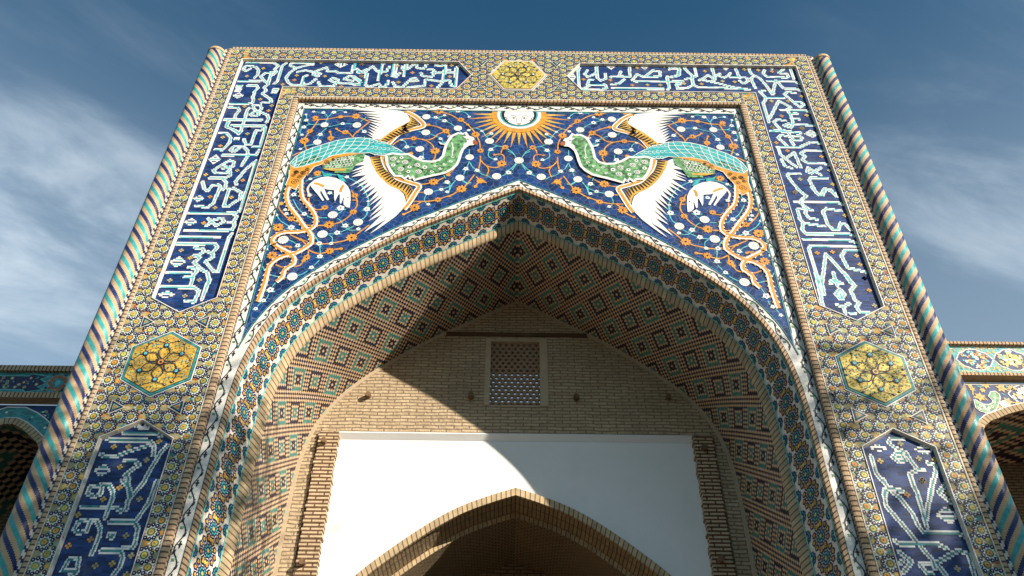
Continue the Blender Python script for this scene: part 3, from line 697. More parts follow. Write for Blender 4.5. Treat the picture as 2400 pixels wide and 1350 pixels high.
# ---- stepped white and blue strip, and the twisted corner columns
for s in (-1, 1):
    c = MB(); z = ZB; per = 0.132; x0, xm, x1 = 6.036, 6.070, 6.106
    c.face([(s * x0, .012, ZB), (s * x1, .012, ZB), (s * x1, .012, TOP), (s * x0, .012, TOP)], NAVK, [(.5, .5)] * 4)
    while z < TOP - .1:
        for a_, b_, z0, z1 in ((x0 + .004, xm, 0.0, .078), (xm, x1 - .004, .036, .114)):
            c.face([(s * a_, .008, z + z0), (s * b_, .008, z + z0), (s * b_, .008, z + z1), (s * a_, .008, z + z1)], CREAM)
        z += per
    c.face([(s * 6.026, .0, ZB), (s * 6.036, .0, ZB), (s * 6.036, .0, TOP), (s * 6.026, .0, TOP)], BLACK)
    c.build('stepped_strip', portal)
    k = MB(); r_ = 0.172; xc, yc = 6.262, 0.055; ch_ = 0.0255; NA = 54; da = 2 * math.pi / NA
    rows = int((TOP - 0.10 - ZB) / ch_)
    seq = [NAVK] * 4 + [TANK] * 4 + [TURK] * 4 + [TANK] * 4
    for j in range(rows):
        z0 = ZB + j * ch_
        for i in range(NA):
            a0 = i * da; a1 = a0 + da
            if math.sin(a0 + da / 2) > .45: continue                # the part built into the wall
            cc = (j - i) % 16; m = seq[cc]
            f_ = [(s * (xc + r_ * math.cos(t_)), yc + r_ * math.sin(t_)) for t_ in (a0, a1)]
            k.face([(f_[0][0], f_[0][1], z0), (f_[1][0], f_[1][1], z0), (f_[1][0], f_[1][1], z0 + ch_), (f_[0][0], f_[0][1], z0 + ch_)], m, [(0, 0), (1, 0), (1, 1), (0, 1)])
    zt = ZB + rows * ch_
    for i in range(32):                                             # brick cap
        a0, a1 = i * math.pi / 16, (i + 1) * math.pi / 16
        q = lambda t_, rr, z_: (s * (xc + rr * math.cos(t_)), yc + rr * math.sin(t_), z_)
        k.face([q(a0, r_ + .012, zt - .02), q(a1, r_ + .012, zt - .02), q(a1, r_ + .012, zt + .045), q(a0, r_ + .012, zt + .045)], TANK, [(0, 0), (1, 0), (1, 1), (0, 1)])
        k.face([q(a0, r_ + .012, zt + .045), q(a1, r_ + .012, zt + .045), (s * xc, yc, zt + .05)], TANK)
        k.face([q(a0, r_ - .02, zt - .02), q(a1, r_ - .02, zt - .02), q(a1, r_ + .012, zt - .02), q(a0, r_ + .012, zt - .02)], TANK)
    k.build('corner_column', portal)

# ---- vine border round the sunk tympanum and along the arch
vb = MB(); YV = YS
IVORY = glaze('ivory_glaze', (0.74, 0.72, 0.66), 0.08, dirt=0.18)
VE = 4.302; VI = 4.150
sp = V1                                                            # upper edge of the arch border
for s in (-1, 1):
    vb.flat([(s * VE, ZB), (s * VE, 13.475), (s * VI, 13.475 - .20), (s * VI, ZB)], IVORY, YV - .003)
    A = half3(O0, YV - .0036, s); B = half3(V1, YV - .0036, s); vb.sweep(A, B, IVORY)
vb.flat([(-VE, 13.475), (VE, 13.475), (VI, 13.275), (-VI, 13.275)], IVORY, YV - .003)
def vine(P, w, flip=1, per=0.40, y=YV - .0075, ph=0.0):
    P = resample(np.asarray(P, float), max(8, int(arclen(np.asarray(P))[-1] / .02))); u = arclen(P); n = normals(P)
    off = np.sin(u / per * 2 * math.pi + ph) * w * .27
    C_ = P + n * off[:, None]; vb.stroke(C_, .017, BLACK, y, False)
    T = np.gradient(P, axis=0); T /= np.linalg.norm(T, axis=1)[:, None]
    k = 0; nleaf = int(u[-1] / (per / 4))
    for q in range(nleaf):
        i = min(len(P) - 1, int((q + .5) * (per / 4) / .02)); sg = 1 if math.sin(u[i] / per * 2 * math.pi + ph) > 0 else -1
        c_ = C_[i]; tt = T[i]; nn = n[i]
        lf = lambda p_, d_, l_, w_, m, yy: vb.face([(p_[0] - d_[0] * l_, yy, p_[1] - d_[1] * l_), (p_[0] - d_[1] * w_, yy, p_[1] + d_[0] * w_), (p_[0] + d_[0] * l_, yy, p_[1] + d_[1] * l_), (p_[0] + d_[1] * w_, yy, p_[1] - d_[0] * w_)], m)
        if q % 2 == 0:
            d_ = tt * .86 + nn * (.5 * sg * (1 if (q // 2) % 2 else -1)); lf(c_ + nn * .004 * sg, d_ / np.linalg.norm(d_), .050, .019, BLACK, y - .001)
        if q % 4 == 1:
            p_ = c_ - nn * sg * .048; lf(p_, nn, .032, .024, BLACK, y - .001); lf(p_ + tt * .03, tt, .026, .014, BLACK, y - .0012); lf(p_ - tt * .03, tt, .026, .014, BLACK, y - .0014)
            vb.stroke([c_, p_], .006, BLACK, y - .0005, False)
        if q % 4 == 3:
            p_ = c_ - nn * sg * .045; lf(p_, (tt + nn) / 1.41, .030, .018, DGRN, y - .001); lf(p_, (tt - nn) / 1.41, .028, .017, GREEN, y - .0016)
            vb.stroke([c_ + tt * .05, c_ - nn * sg * .02, p_], .005, TEAL, y - .0005, True)
        if q % 2 == 1: lf(c_ + nn * sg * .03 - tt * .03, tt, .012, .006, BLACK, y - .001)
mid = (VE + VI) / 2
for s in (-1, 1):
    vine([(s * mid, ZB), (s * mid, 13.36)], .15, per=.42)
    k_ = np.argmax(O0[:, 1] < 7.45); AP = ((O0 + V1) / 2)[:k_]
    vine([(x * s, z) for x, z in AP], .14, per=.42, ph=math.pi / 2)
vine([(-mid + .05, 13.375), (mid - .05, 13.375)], .15, per=.42)
def line2(P, w, m, y): vb.stroke(P, w, m, y, False)
kk = np.argmax(V1[:, 0] > 4.16) or len(V1)
for s in (-1, 1):
    line2([(s * 4.155, 7.9), (s * 4.155, 13.275)], .010, INK, YV - .008); line2([(s * 4.142, 7.9), (s * 4.142, 13.265)], .014, TEAL, YV - .009); line2([(s * 4.295, ZB), (s * 4.295, 13.47)], .010, INK, YV - .008)
    P = np.array([(x * s, z) for x, z in V1[:kk]]); line2(P, .011, INK, YV - .008)
    P = np.array([(x * s, z) for x, z in resample(offset_profile(OUT, -0.163), NS)[:kk]]); line2(P, .014, TEAL, YV - .009)
    P = np.array([(x * s, z) for x, z in resample(offset_profile(OUT, -0.008), NS)]); line2(P, .011, BLACK, YV - .009)
line2([(-4.15, 13.272), (4.15, 13.272)], .010, INK, YV - .008); line2([(-4.14, 13.258), (4.14, 13.258)], .016, TEAL, YV - .009)
line2([(-4.29, 13.468), (4.29, 13.468)], .012, INK, YV - .008)
vb.build('vine_border', portal)
# ------------------------------------------------------------------ tympanum: sun, birds, deer and flowering scrolls
WA = (640, 235, 7.5); WB = (900, 235, 7.5); WC = (580, 400, 7.5); WD = (800, 370, 7.5); WE = (550, 570, 7.5); WF = (1050, 410, 4.55)
def side(P, s):
    P = np.array(P, float); P[:, 0] *= -s; return P                # traced on the left half; s = -1 left, +1 right
# vine scrolls ------------------------------------------------------
OR = {'A': [[(690,360),(800,340),(950,335),(1100,305),(1200,290),(1390,285),(1540,315),(1700,380)],[(800,340),(750,420),(690,500),(640,560),(590,620),(550,720)],[(550,760),(580,850),(600,885)],[(340,980),(420,940),(530,905)],[(1700,380),(1600,460),(1500,540),(1430,600),(1400,660)],[(1390,640),(1350,590),(1280,570),(1190,550),(1110,505)],[(1010,720),(1020,620),(1000,550)]],
 'B': [[(330,205),(440,190),(520,185),(760,175),(900,200),(1000,215),(1150,250),(1320,340),(1400,380),(1470,430),(1540,500),(1600,570)],[(1640,650),(1680,740),(1695,880)],[(1695,980),(1690,1090),(1665,1200)],[(1700,1060),(1780,1140),(1880,1180),(1990,1185),(2060,1140)],[(1800,1150),(1840,1230),(1800,1340)],[(2110,1060),(2110,990),(2060,950),(1940,960)],[(2060,930),(2070,880),(2130,830)],[(780,440),(900,460),(1040,515),(1080,545)],[(1050,560),(950,600),(880,660),(800,695),(720,700)],[(1120,570),(1180,640)],[(150,790),(280,700),(400,680),(520,675),(640,685),(760,720),(850,790),(890,880)],[(910,950),(890,1020),(840,1080)],[(1100,1310),(1200,1220),(1280,1110)]],
 'D': [[(1270,470),(1400,470),(1540,450),(1700,400),(1800,350)],[(1240,770),(1400,770),(1550,765),(1700,735),(1800,700),(1950,650),(2050,590)],[(2170,500),(2230,440),(2300,350),(2340,300)],[(1400,780),(1320,830)],[(1080,1000),(1200,950),(1280,900)],[(1350,610),(1440,610)],[(1860,300),(1960,220),(2030,100)]],
 'F': [[(290,130),(340,65),(410,85)],[(300,20),(345,65)]],
 'C': [[(540,620),(580,700),(650,780),(720,840),(850,890),(930,940),(1050,960),(1150,970),(1280,965),(1400,965),(1520,940),(1650,900),(1780,810),(1850,730)],[(560,560),(545,640)],[(1890,680),(1930,600),(1920,500),(1880,440),(1830,350)],[(1840,520),(1910,520)],[(1160,660),(1220,690),(1330,680)],[(750,1130),(930,1210),(1060,1250)],[(950,1220),(1040,1310)],[(1150,1270),(1350,1290),(1550,1265),(1720,1230),(1800,1190)],[(1900,1140),(2000,1060),(2140,960)],[(450,940),(520,980)],[(1080,480),(1080,550),(1130,620)]],
 'E': [[(830,60),(950,60),(990,90)],[(1300,120),(1400,170),(1500,185),(1620,160)],[(1740,110),(1900,100)],[(1300,130),(1290,220)],[(1220,300),(1150,390),(1060,410)],[(720,380),(820,420),(930,430)],[(690,120),(720,100)]]}
OF = {'A': [(745,310,55),(1460,285,75),(650,545,55),(550,715,85),(1270,565,60),(1015,670,60),(1185,295,45),(1000,555,25),(1115,505,25),(1480,560,25)],
 'B': [(970,200,75),(520,185,40),(1350,345,60),(1610,605,75),(1695,890,60),(2070,1115,85),(2130,830,60),(780,435,40),(1090,545,65),(525,675,55),(895,895,85),(470,940,45),(760,175,25),(1470,430,30),(1120,1310,35),(1940,960,25)],
 'D': [(1620,425,85),(1290,875,90),(2110,550,90),(1700,740,60),(1880,300,40),(1095,995,30),(1900,675,30),(2360,505,35)], 'F': [(345,65,42),(290,130,18)],
 'C': [(1440,950,90),(770,850,65),(545,1000,95),(1860,730,65),(1360,650,60),(1830,1180,95),(1890,440,60),(590,580,45),(1230,50,70),(930,1215,30)],
 'E': [(660,215,90),(1670,140,75),(1265,255,65),(1870,100,35),(1210,310,40),(980,75,30)]}
CY = {'A': [[(610,390),(660,425),(830,425)],[(580,445),(660,425)],[(960,300),(930,380),(910,420)],[(960,310),(1030,240),(1110,200),(1190,180),(1270,210)],[(740,205),(830,215)],[(890,230),(940,260),(955,300)],[(960,465),(1050,455),(1140,430),(1220,410),(1400,420)],[(940,490),(870,550),(830,600)],[(800,640),(780,690)],[(500,500),(470,560),(500,610)],[(585,250),(590,320)],[(1550,500),(1600,550)],[(1540,380),(1640,300)],[(1610,640),(1600,690)],[(500,850),(600,800),(720,780)]],
 'B': [[(570,280),(700,295),(910,310),(1060,275)],[(910,310),(1060,365),(1160,405),(1250,465)],[(1140,215),(1190,200),(1300,195),(1430,220),(1500,290)],[(1320,540),(1400,600)],[(1490,530),(1600,490),(1720,540),(1800,640),(1850,690)],[(1800,640),(1900,590)],[(1890,760),(1980,800),(2100,830),(2240,900),(2310,990)],[(1990,800),(1880,860),(1840,920),(1840,990),(1930,1040)],[(600,545),(720,570),(860,610),(1000,680),(1040,730)],[(330,700),(380,740),(400,800)],[(320,860),(400,830),(480,815),(630,840)],[(690,920),(690,980)],[(1500,860),(1500,950)],[(1500,1080),(1470,1150),(1440,1210),(1400,1310)],[(1510,1090),(1560,1180),(1640,1230)],[(2330,1120),(2250,1230)],[(2200,1280),(2080,1330)],[(1640,1240),(1700,1290),(1800,1330)]],
 'D': [[(1830,370),(1800,300)],[(1620,590),(1750,560),(1870,520),(1910,500),(2000,410)],[(1880,440),(1910,500),(1890,590)],[(1490,650),(1460,740),(1500,810)],[(2120,400),(2200,450),(2280,440)],[(330,450),(380,510),(440,640),(480,740),(480,870)],[(470,950),(420,1040),(370,1080)]], 'F': [[(160,60),(210,90),(245,80)],[(0,200),(40,110),(80,60)],[(420,10),(470,40)]],
 'C': [[(510,780),(580,880),(700,960),(770,990),(900,1060),(1010,1070)],[(800,500),(850,600),(900,680),(970,740)],[(1050,800),(1100,820),(1180,830),(1400,830)],[(1580,840),(1640,880),(1690,970)],[(1700,660),(1640,730),(1580,760)],[(2120,540),(2110,640)],[(2110,710),(2080,800),(2000,860)],[(1880,970),(1760,1030),(1640,1080)],[(1540,1110),(1420,1115)],[(1740,1010),(1800,1050),(1940,1045)],[(1430,1130),(1490,1180),(1490,1260)],[(1160,1120),(1220,1200),(1260,1280)],[(1280,1300),(1290,1350)],[(720,1220),(800,1250),(880,1310)],[(880,320),(820,400)],[(1030,190),(1120,140),(1250,100),(1340,80)],[(1480,70),(1600,80),(1740,120),(1900,190),(2010,280),(2080,380),(2120,500)],[(480,1250),(530,1240)]],
 'E': [[(490,410),(520,460),(620,550),(710,580),(830,600),(920,610)],[(720,690),(660,770)],[(600,900),(560,980)],[(470,1040),(400,1110)],[(1110,570),(1200,540),(1280,490)],[(1300,460),(1370,420)],[(1400,390),(1490,300)],[(1510,180),(1490,30)],[(620,20),(570,80)]]}
WF_ = {'A': [(715,205,28),(885,220,38),(1070,215,42),(1275,215,28),(580,255,25),(585,355,40),(540,475,45),(510,610,30),(1225,415,40),(830,605,45),(480,860,30),(1605,555,42)],
 'B': [(910,305,38),(1065,270,30),(1065,365,45),(1300,195,42),(1500,295,28),(1490,530,32),(1720,545,28),(1890,590,35),(1880,870,45),(1960,1040,35),(995,680,35),(400,825,45),(655,1010,50),(1440,1210,48),(1640,1235,45),(2190,1275,52),(310,700,25)],
 'D': [(1860,430,50),(1755,560,40),(1860,600,35),(1530,820,35)], 'F': [],
 'C': [(1105,150,35),(1750,115,40),(815,425,50),(1450,395,42),(665,690,35),(685,760,40),(505,780,35),(770,1000,60),(1000,765,50),(1720,970,55),(2100,680,60),(1580,1095,55),(1950,1030,40),(1260,1285,50),(1470,1285,40),(890,1310,40),(1640,660,70),(2120,540,25)],
 'E': [(560,110,35),(1110,50,45),(1500,235,55),(1350,430,45),(630,825,65),(510,1010,45),(370,1155,40),(1490,5,45)]}
DI = {'A': [(905,435,72),(1475,440,78),(780,740,75)], 'B': [(745,295,75),(1300,495,75),(735,570,80),(1855,720,80),(1505,1005,78),(630,860,80),(1980,1340,85)],
 'D': [(1530,600,85),(2085,355,82)], 'F': [], 'C': [(1500,780,90),(1945,910,90),(1320,1120,95),(630,1220,98)], 'E': [(1015,590,95)]}
WIN = {'A': WA, 'B': WB, 'C': WC, 'D': WD, 'E': WE, 'F': WF}
def rad(o, c):
    """radius of a blossom measured across, in metres on the wall"""
    p = U([(c[0] / o[2] + o[0], c[1] / o[2] + o[1]), ((c[0] + c[2]) / o[2] + o[0], c[1] / o[2] + o[1])], YS); return float(abs(p[1][0] - p[0][0]))
# outlines of the bird ------------------------------------------------
WING_UP_OUT = [(1400,178),(1490,225),(1600,262),(1640,300),(1665,345),(1700,388),(1690,430),(1680,470),(1675,515),(1660,560),(1650,605),(1650,650),(1690,692)]
WING_UP_IN = [(1860,205),(1930,262),(1950,325),(1940,380),(1930,430),(1900,490),(1860,530),(1830,570),(1800,612),(1780,655),(1770,680)]
def comb(o_, i_):
    r_ = [o_[0]]
    for k in range(len(o_) - 1): r_ += [i_[min(k, len(i_) - 1)], o_[k + 1]]
    return r_
wing_up = list(win(WA, comb(WING_UP_OUT, WING_UP_IN) + [(1880,700),(2100,570),(2400,405)], YS)) + list(win(WB, [(200,545),(400,440),(470,390),(450,320),(430,285),(330,205)], YS)) + list(win(WA, [(2240,195),(1900,160),(1640,162)], YS))
WD_OUT = [(170,300),(175,345),(150,510),(260,535),(315,605),(370,655),(425,720),(480,790),(490,855),(520,940),(495,1045),(480,1120),(400,1315),(500,1345)]
WD_IN = [(400,235),(440,310),(470,370),(490,430),(550,470),(610,515),(650,580),(690,650),(745,680),(735,790),(780,850),(720,1000),(800,1085)]
wing_dn = list(win(WD, comb(WD_OUT, WD_IN) + [(640,1262),(800,1152),(950,1042),(1080,912),(1135,830),(1130,740),(1095,640),(1000,560),(850,470),(720,350),(600,220),(540,120),(500,-10),(420,-40),(230,40),(420,60),(180,150),(430,130),(170,250),(420,190)], YS))
band_up_in = list(win(WA, [(1860,720),(2100,545),(2400,385)], YS)) + list(win(WB, [(300,480),(440,390),(460,330),(455,280)], YS)); band_up_out = list(win(WA, [(1990,760),(2200,640),(2400,560)], YS)) + list(win(WB, [(300,560),(590,460),(600,420),(560,350)], YS))
band_dn_in = win(WD, [(500,0),(560,150),(640,290),(760,420),(880,510),(1000,560),(1110,640),(1150,770)], YS); band_dn_out = win(WD, [(690,-10),(720,140),(830,270),(950,390),(1100,460),(1200,500),(1250,560),(1255,600)], YS)
edge_up = list(win(WB, [(80,775),(250,610),(450,530),(695,460),(600,330),(480,250),(385,215)], YS)); edge_dn = list(win(WD, [(735,-20),(780,130),(880,280),(1000,370),(1200,440),(1365,500),(1310,610),(1230,740),(1160,840),(1095,915)], YS))
body = list(win(WB, [(50,980),(160,955),(300,975),(430,965),(560,1040),(700,1092),(850,1100),(970,1070),(1040,1000),(1065,900),(1095,800),(1150,705),(1200,645),(1300,600),(1395,612),(1430,585),(1480,655),(1560,685),(1590,745),(1570,795),(1490,800),(1430,840),(1385,880),(1350,960),(1320,1060),(1280,1150),(1200,1225),(1080,1292)], YS)) + list(win(WD, [(1700,310),(1600,330),(1400,378),(1290,410),(1250,340),(1210,385),(1180,330),(1110,385),(1060,340),(940,335),(870,250),(810,130),(790,-5)], YS))
head_white = win(WB, [(1380,660),(1480,655),(1560,685),(1590,745),(1570,795),(1490,800),(1430,840),(1395,850),(1400,790),(1460,760),(1450,700)], YS)
beak = win(WB, [(1560,740),(1610,725),(1650,765),(1640,800),(1600,800),(1560,790)], YS)
back = list(win(WB, [(400,975),(250,880),(90,800)], YS)) + list(win(WA, [(1990,770),(1850,735),(1700,690),(1500,678),(1300,692),(1100,732),(900,792),(700,852),(530,925),(400,1015),(300,1130),(380,1195),(540,1165),(650,1130),(880,1065),(1040,980),(1300,935),(1560,940),(1700,930),(1800,965),(1900,978)], YS)) + list(win(WB, [(60,965),(200,965)], YS))
tailgreen = win(WA, [(870,1190),(910,1130),(1040,1070),(1180,1010),(1400,970),(1620,950),(1600,1050),(1450,1150),(1350,1290),(1080,1285),(1090,1240),(920,1220)], YS)
tailor = win(WA, [(870,1170),(880,1070),(1040,990),(1300,945),(1570,945),(1350,985),(1180,1010),(1040,1070),(920,1130)], YS)
tailor2 = win(WA, [(860,1215),(1000,1215),(1290,1215),(1280,1250),(1050,1255)], YS)
tailbox = list(win(WA, [(300,1130),(380,1195),(540,1165),(880,1065),(860,1130),(720,1180),(640,1280),(590,1350)], YS)) + list(win(WC, [(1100,0),(1030,90),(970,160),(900,250),(850,345),(760,300),(680,260),(740,120),(745,0)], YS))
ribA = list(win(WC, [(730,270),(690,430),(715,580),(790,700),(900,840),(1000,990),(1090,1090),(1130,1180),(1125,1280),(1060,1340)], YS)) + list(win(WE, [(1200,120),(1040,195),(850,240),(700,320),(610,420),(570,560),(545,680),(505,800),(470,900),(440,980),(410,1040)], YS))
ribB = list(win(WC, [(950,170),(945,350),(975,500),(1055,600),(1150,720),(1205,850),(1190,970),(1090,1045),(900,1085),(650,1095),(500,1155),(445,1235),(480,1310)], YS)) + list(win(WE, [(690,20),(780,85),(900,145),(1000,205),(1050,280),(1040,370),(950,430),(875,490),(850,590),(790,650),(735,690)], YS))
fawn = win(WC, [(1110,230),(1180,170),(1300,125),(1420,110),(1560,140),(1680,190),(1770,290),(1810,380),(1815,520),(1800,660),(1740,650),(1690,600),(1690,480),(1650,590),(1625,580),(1625,420),(1600,430),(1540,550),(1525,500),(1525,350),(1400,340),(1350,320),(1390,420),(1440,520),(1400,530),(1340,440),(1290,350),(1280,400),(1350,530),(1320,540),(1230,420),(1160,340),(1120,290)], YS)
scarf = win(WC, [(1580,65),(1660,100),(1740,210),(1640,180),(1590,110)], YS); scarf2 = win(WC, [(1300,10),(1360,50),(1480,60),(1480,108),(1340,112)], YS)
GREENS = [GREEN, DGRN, glaze('light_green_glaze', (0.13, 0.30, 0.11), 0.35, (0.05, 0.05)), GREEN]
for s in (-1, 1):
    sp = MB()                                                       # blue ground
    T = 13.255; kk2 = np.argmax(V1[:, 0] > 4.135); Vc = resample(offset_profile(OUT, -0.155), NS); kk2 = int(np.argmax(Vc[:, 0] > 4.135))
    sp.flat([(s * x, z) for x, z in [(0, T), (4.135, T), (4.135, Vc[kk2][1])] + [tuple(q) for q in Vc[:kk2][::-1]]], BLUE, YS)
    so = sp.build('spandrel', portal)
    vs = MB(); y = YS
    for k, o in WIN.items():
        for P in CY[k]: vs.stroke(side(win(o, P, YS), s), .016, SKYT, y - .0030 - .00003 * (len(vs.f) % 40))
        for P in OR[k]: vs.stroke(side(win(o, P, YS), s), .024, ORNG, y - .0045 - .00003 * (len(vs.f) % 40))
        for c in OF[k]:
            p = side(win(o, [c], YS), s)[0]; r_ = rad(o, c); ph = random.random()
            vs.disc(p, r_ * 1.12, ORNG, y - .006 - .00003 * (len(vs.f) % 40), 18, lobes=.30, ph=ph)
            if c[2] > 50:
                vs.disc(p, r_ * .26, INK, y - .009, 5, ph=ph)
                for q in range(7): vs.disc((p[0] + r_ * .58 * math.cos(q * .9 + ph), p[1] + r_ * .58 * math.sin(q * .9 + ph)), r_ * .08, INK, y - .0095, 4)
            else: vs.disc((p[0] + r_ * .5, p[1] - r_ * .2), r_ * .6, ORNG, y - .0062, 5)
        for c in WF_[k]:
            p = side(win(o, [c], YS), s)[0]; r_ = rad(o, c); ph = random.random()
            for q in range(2): vs.disc((p[0] + r_ * 1.0 * (1 - 2 * q), p[1] - r_ * .55), r_ * .5, SKYT, y - .005, 4, rz=r_ * .25, ph=ph)
            vs.disc(p, r_ * 1.08, WHITE, y - .007 - .00003 * (len(vs.f) % 40), 10, lobes=.25, ph=ph); vs.disc(p, r_ * .27, INK, y - .010, 5)
        for c in DI[k]:
            p = side(win(o, [c], YS), s)[0]; r_ = rad(o, c)
            vs.disc(p, r_, WHITE, y - .007, 26, lobes=.09)
            for ring, n_ in ((.30, 5), (.66, 10)):
                for q in range(n_):
                    an = q * 2 * math.pi / n_ + ring; vs.disc((p[0] + r_ * ring * math.cos(an), p[1] + r_ * ring * math.sin(an)), r_ * .095, BLACK if q % 2 else RUST, y - .010, 4, rz=r_ * .075)
    vs.build('flower_scroll', so)
    # --- the bird
    b = MB(); sd_ = lambda P: side(P, s)
    y = YS - .012
    b.stroke(sd_(edge_up), .105, WHITE, y - .0005, True); b.stroke(sd_(edge_dn), .105, WHITE, y - .001, True)
    b.flat(sd_(wing_up), WHITE, y - .0015); b.flat(sd_(wing_dn), WHITE, y - .002)
    for I_, O_ in ((band_up_in, band_up_out), (band_dn_in, band_dn_out)):
        I2_ = resample(smooth(I_), 60); O2_ = resample(smooth(O_), 60); I2_ = side(I2_, s); O2_ = side(O2_, s)
        for i in range(59): b.face([(I2_[i][0], y - .004, I2_[i][1]), (I2_[i + 1][0], y - .004, I2_[i + 1][1]), (O2_[i + 1][0], y - .004, O2_[i + 1][1]), (O2_[i][0], y - .004, O2_[i][1])], YEL if i % 4 else ORNG)
        nb = 19
        for k in range(nb):
            f0 = (k + .10) / nb * 59; f1 = (k + .88) / nb * 59; g_ = lambda A_, f: A_[int(f)] + (A_[min(int(f) + 1, 59)] - A_[int(f)]) * (f % 1)
            q = [g_(O2_, f0) * .97 + g_(I2_, f0) * .03, g_(O2_, f1) * .97 + g_(I2_, f1) * .03, g_(I2_, (f1 * 2 + f0) / 3) * .78 + g_(O2_, f1) * .22, g_(I2_, (f0 * 2 + f1) / 3) * .78 + g_(O2_, f0) * .22]
            b.face([(c[0], y - .007, c[1]) for c in q], BLACK)
    b.stroke(sd_(edge_up), .048, ORNG, y - .0052, True); b.stroke(sd_(edge_dn), .048, ORNG, y - .0045, True)
    # tail ribbons
    for R_, w_ in ((ribA, .085), (ribB, .080)):
        P = sd_(R_); P2 = smooth(P, .02); yr_ = .0004 * (R_ is ribB); b.stroke(P2, w_ * .95, WHITE, y - .002 - yr_, False); n_ = normals(P2)
        b.stroke(P2 + n_ * (-s) * (-.018), w_ * .52, ORNG, y - .005 - yr_, False)
        for i in range(4, len(P2) - 4, 5):                          # torn edges
            for sg, m in ((1, WHITE), (-1, ORNG)):
                c = P2[i] + n_[i] * sg * s * w_ * .44; t_ = P2[i + 2] - P2[i - 2]; t_ /= np.linalg.norm(t_) + 1e-9
                q = [c - t_ * .03, c + t_ * .03, c + n_[i] * sg * s * .030 + t_ * .028]
                b.face([(v_[0], y - .0025, v_[1]) for v_ in q], m)
    b.stroke(sd_(tailbox), .03, WHITE, y - .005, False); b.flat(sd_(tailbox), ORNG, y - .006)
    def spiral(c, r_, m, yy, turns=2.2, w_=.009, dr=1):
        p = np.array([(c[0] + r_ * (1 - k / 26) * math.cos(dr * k / 26 * turns * 2 * math.pi), c[1] + r_ * (1 - k / 26) * math.sin(dr * k / 26 * turns * 2 * math.pi)) for k in range(25)]); b.stroke(p, w_, m, yy, False)
    for c in ((855,40,48),(980,45,52),(815,95,42),(915,125,48),(835,210,75)): p = sd_(win(WC, [c], YS))[0]; spiral(p, rad(WC, c), BLACK, y - .009, dr=-s)
    for c in ((955,1095,55),(1060,1050,32),(610,1225,45),(420,1275,48),(535,1290,50)): p = sd_(win(WA, [c], YS))[0]; spiral(p, rad(WA, c), BLACK, y - .0125, dr=s)
    b.stroke(sd_(win(WA, [(950,1050),(1040,1010),(1180,1020)], YS)), .008, BLACK, y - .012)
    # green tail feathers
    b.flat(sd_(tailgreen), GREEN, y - .004); b.flat(sd_(tailor), ORNG, y - .009); b.flat(sd_(tailor2), YEL, y - .009)
    for r_ in range(5):
        for c_ in range(9 - r_ % 2):
            p = (900 + c_ * 58 + (r_ % 2) * 29 + r_ * 12, 1210 - r_ * 42 - c_ * 8); pp = sd_(win(WA, [p], YS))[0]
            if inside(np.array(tailgreen), np.array([-s * pp[0]]), np.array([pp[1]]))[0]:
                q = [(pp[0] + .036 * math.cos(t_), pp[1] + .036 * math.sin(t_)) for t_ in np.linspace(-2.2, 2.2, 9) + (0 if s < 0 else math.pi)]; b.stroke(np.array(q), .009, WHITE, y - .0075, False)
                if (r_ + c_) % 3 == 0: b.disc(pp, .028, DGRN, y - .007, 6)
    for c in ((1245,1045,40),(1380,1025,40)): p = sd_(win(WA, [c], YS))[0]; b.disc(p, rad(WA, c) * 1.2, WHITE, y - .010, 10); spiral(p, rad(WA, c), GREEN, y - .0125, 1.6, .012)
    # turquoise back with its net of scales
    b.stroke(sd_(np.vstack([back, back[:1]])), .034, WHITE, y - .008, False); b.flat(sd_(back), TURQ, y - .010)
    bk = np.array(back)
    for n_ in range(46):
        q = rng.uniform([640, 980], [700, 1180]); 
    up = resample(smooth(win(WA, [(320,1110),(400,1010),(530,925),(700,852),(900,792),(1100,732),(1300,692),(1500,678),(1700,690)], YS)), 40); lo_ = resample(smooth(win(WA, [(370,1200),(450,1180),(560,1160),(700,1115),(880,1065),(1060,980),(1300,935),(1560,940),(1690,935)], YS)), 40)
    for f in (.25, .5, .75): b.stroke(sd_(up * (1 - f) + lo_ * f), .011, WHITE, y - .0125, False)
    for k in range(2, 40, 4):
        q = [up[min(k + 3, 39)], (up[min(k + 1, 39)] + lo_[k]) / 2, lo_[max(k - 4, 0)]]; b.stroke(sd_(q), .012, WHITE, y - .013, True)
        if k < 14:
            q = [lo_[k] * .9 + up[k] * .1, lo_[k + 3] * .9 + up[k + 3] * .1, lo_[k + 4] * .6 + up[k + 4] * .4, lo_[k + 1] * .6 + up[k + 1] * .4]; b.flat(sd_(q), DGRN if k % 8 else GREEN, y - .0115)
    for r_ in range(5):
        for c_ in range(8):
            p = np.array([(1730 + c_ * 72 + (r_ % 2) * 36, 745 + r_ * 52 + c_ * 6)]); pp = win(WA, p, YS)[0]
            if inside(bk, np.array([pp[0]]), np.array([pp[1]]))[0]:
                c0 = sd_([pp])[0]; q = [(c0[0] + .042 * math.cos(t_), c0[1] + .034 * math.sin(t_)) for t_ in np.linspace(-2.0, 2.0, 9) + (0 if s < 0 else math.pi)]; b.stroke(np.array(q), .010, SKYT if r_ % 2 else WHITE, y - .0125, False)
    # neck and breast
    b.stroke(sd_(np.vstack([body, body[:1]])), .052, WHITE, y - .0172, False); b.flat(sd_(body), GREEN, y - .014)
    bd = inset(np.array(body), .03) if False else np.array(body)
    for n_ in range(420):
        p = np.array([[rng.uniform(bd[:, 0].min(), bd[:, 0].max()), rng.uniform(bd[:, 1].min(), bd[:, 1].max())]])
        if inside(bd, p[:, 0], p[:, 1])[0] and dist_poly(p, bd)[0] > .03: b.disc(sd_(p)[0], rng.uniform(.018, .034), GREENS[n_ % 4], y - .0155 - .0002 * (n_ % 5), 5, ph=rng.uniform(0, 3))
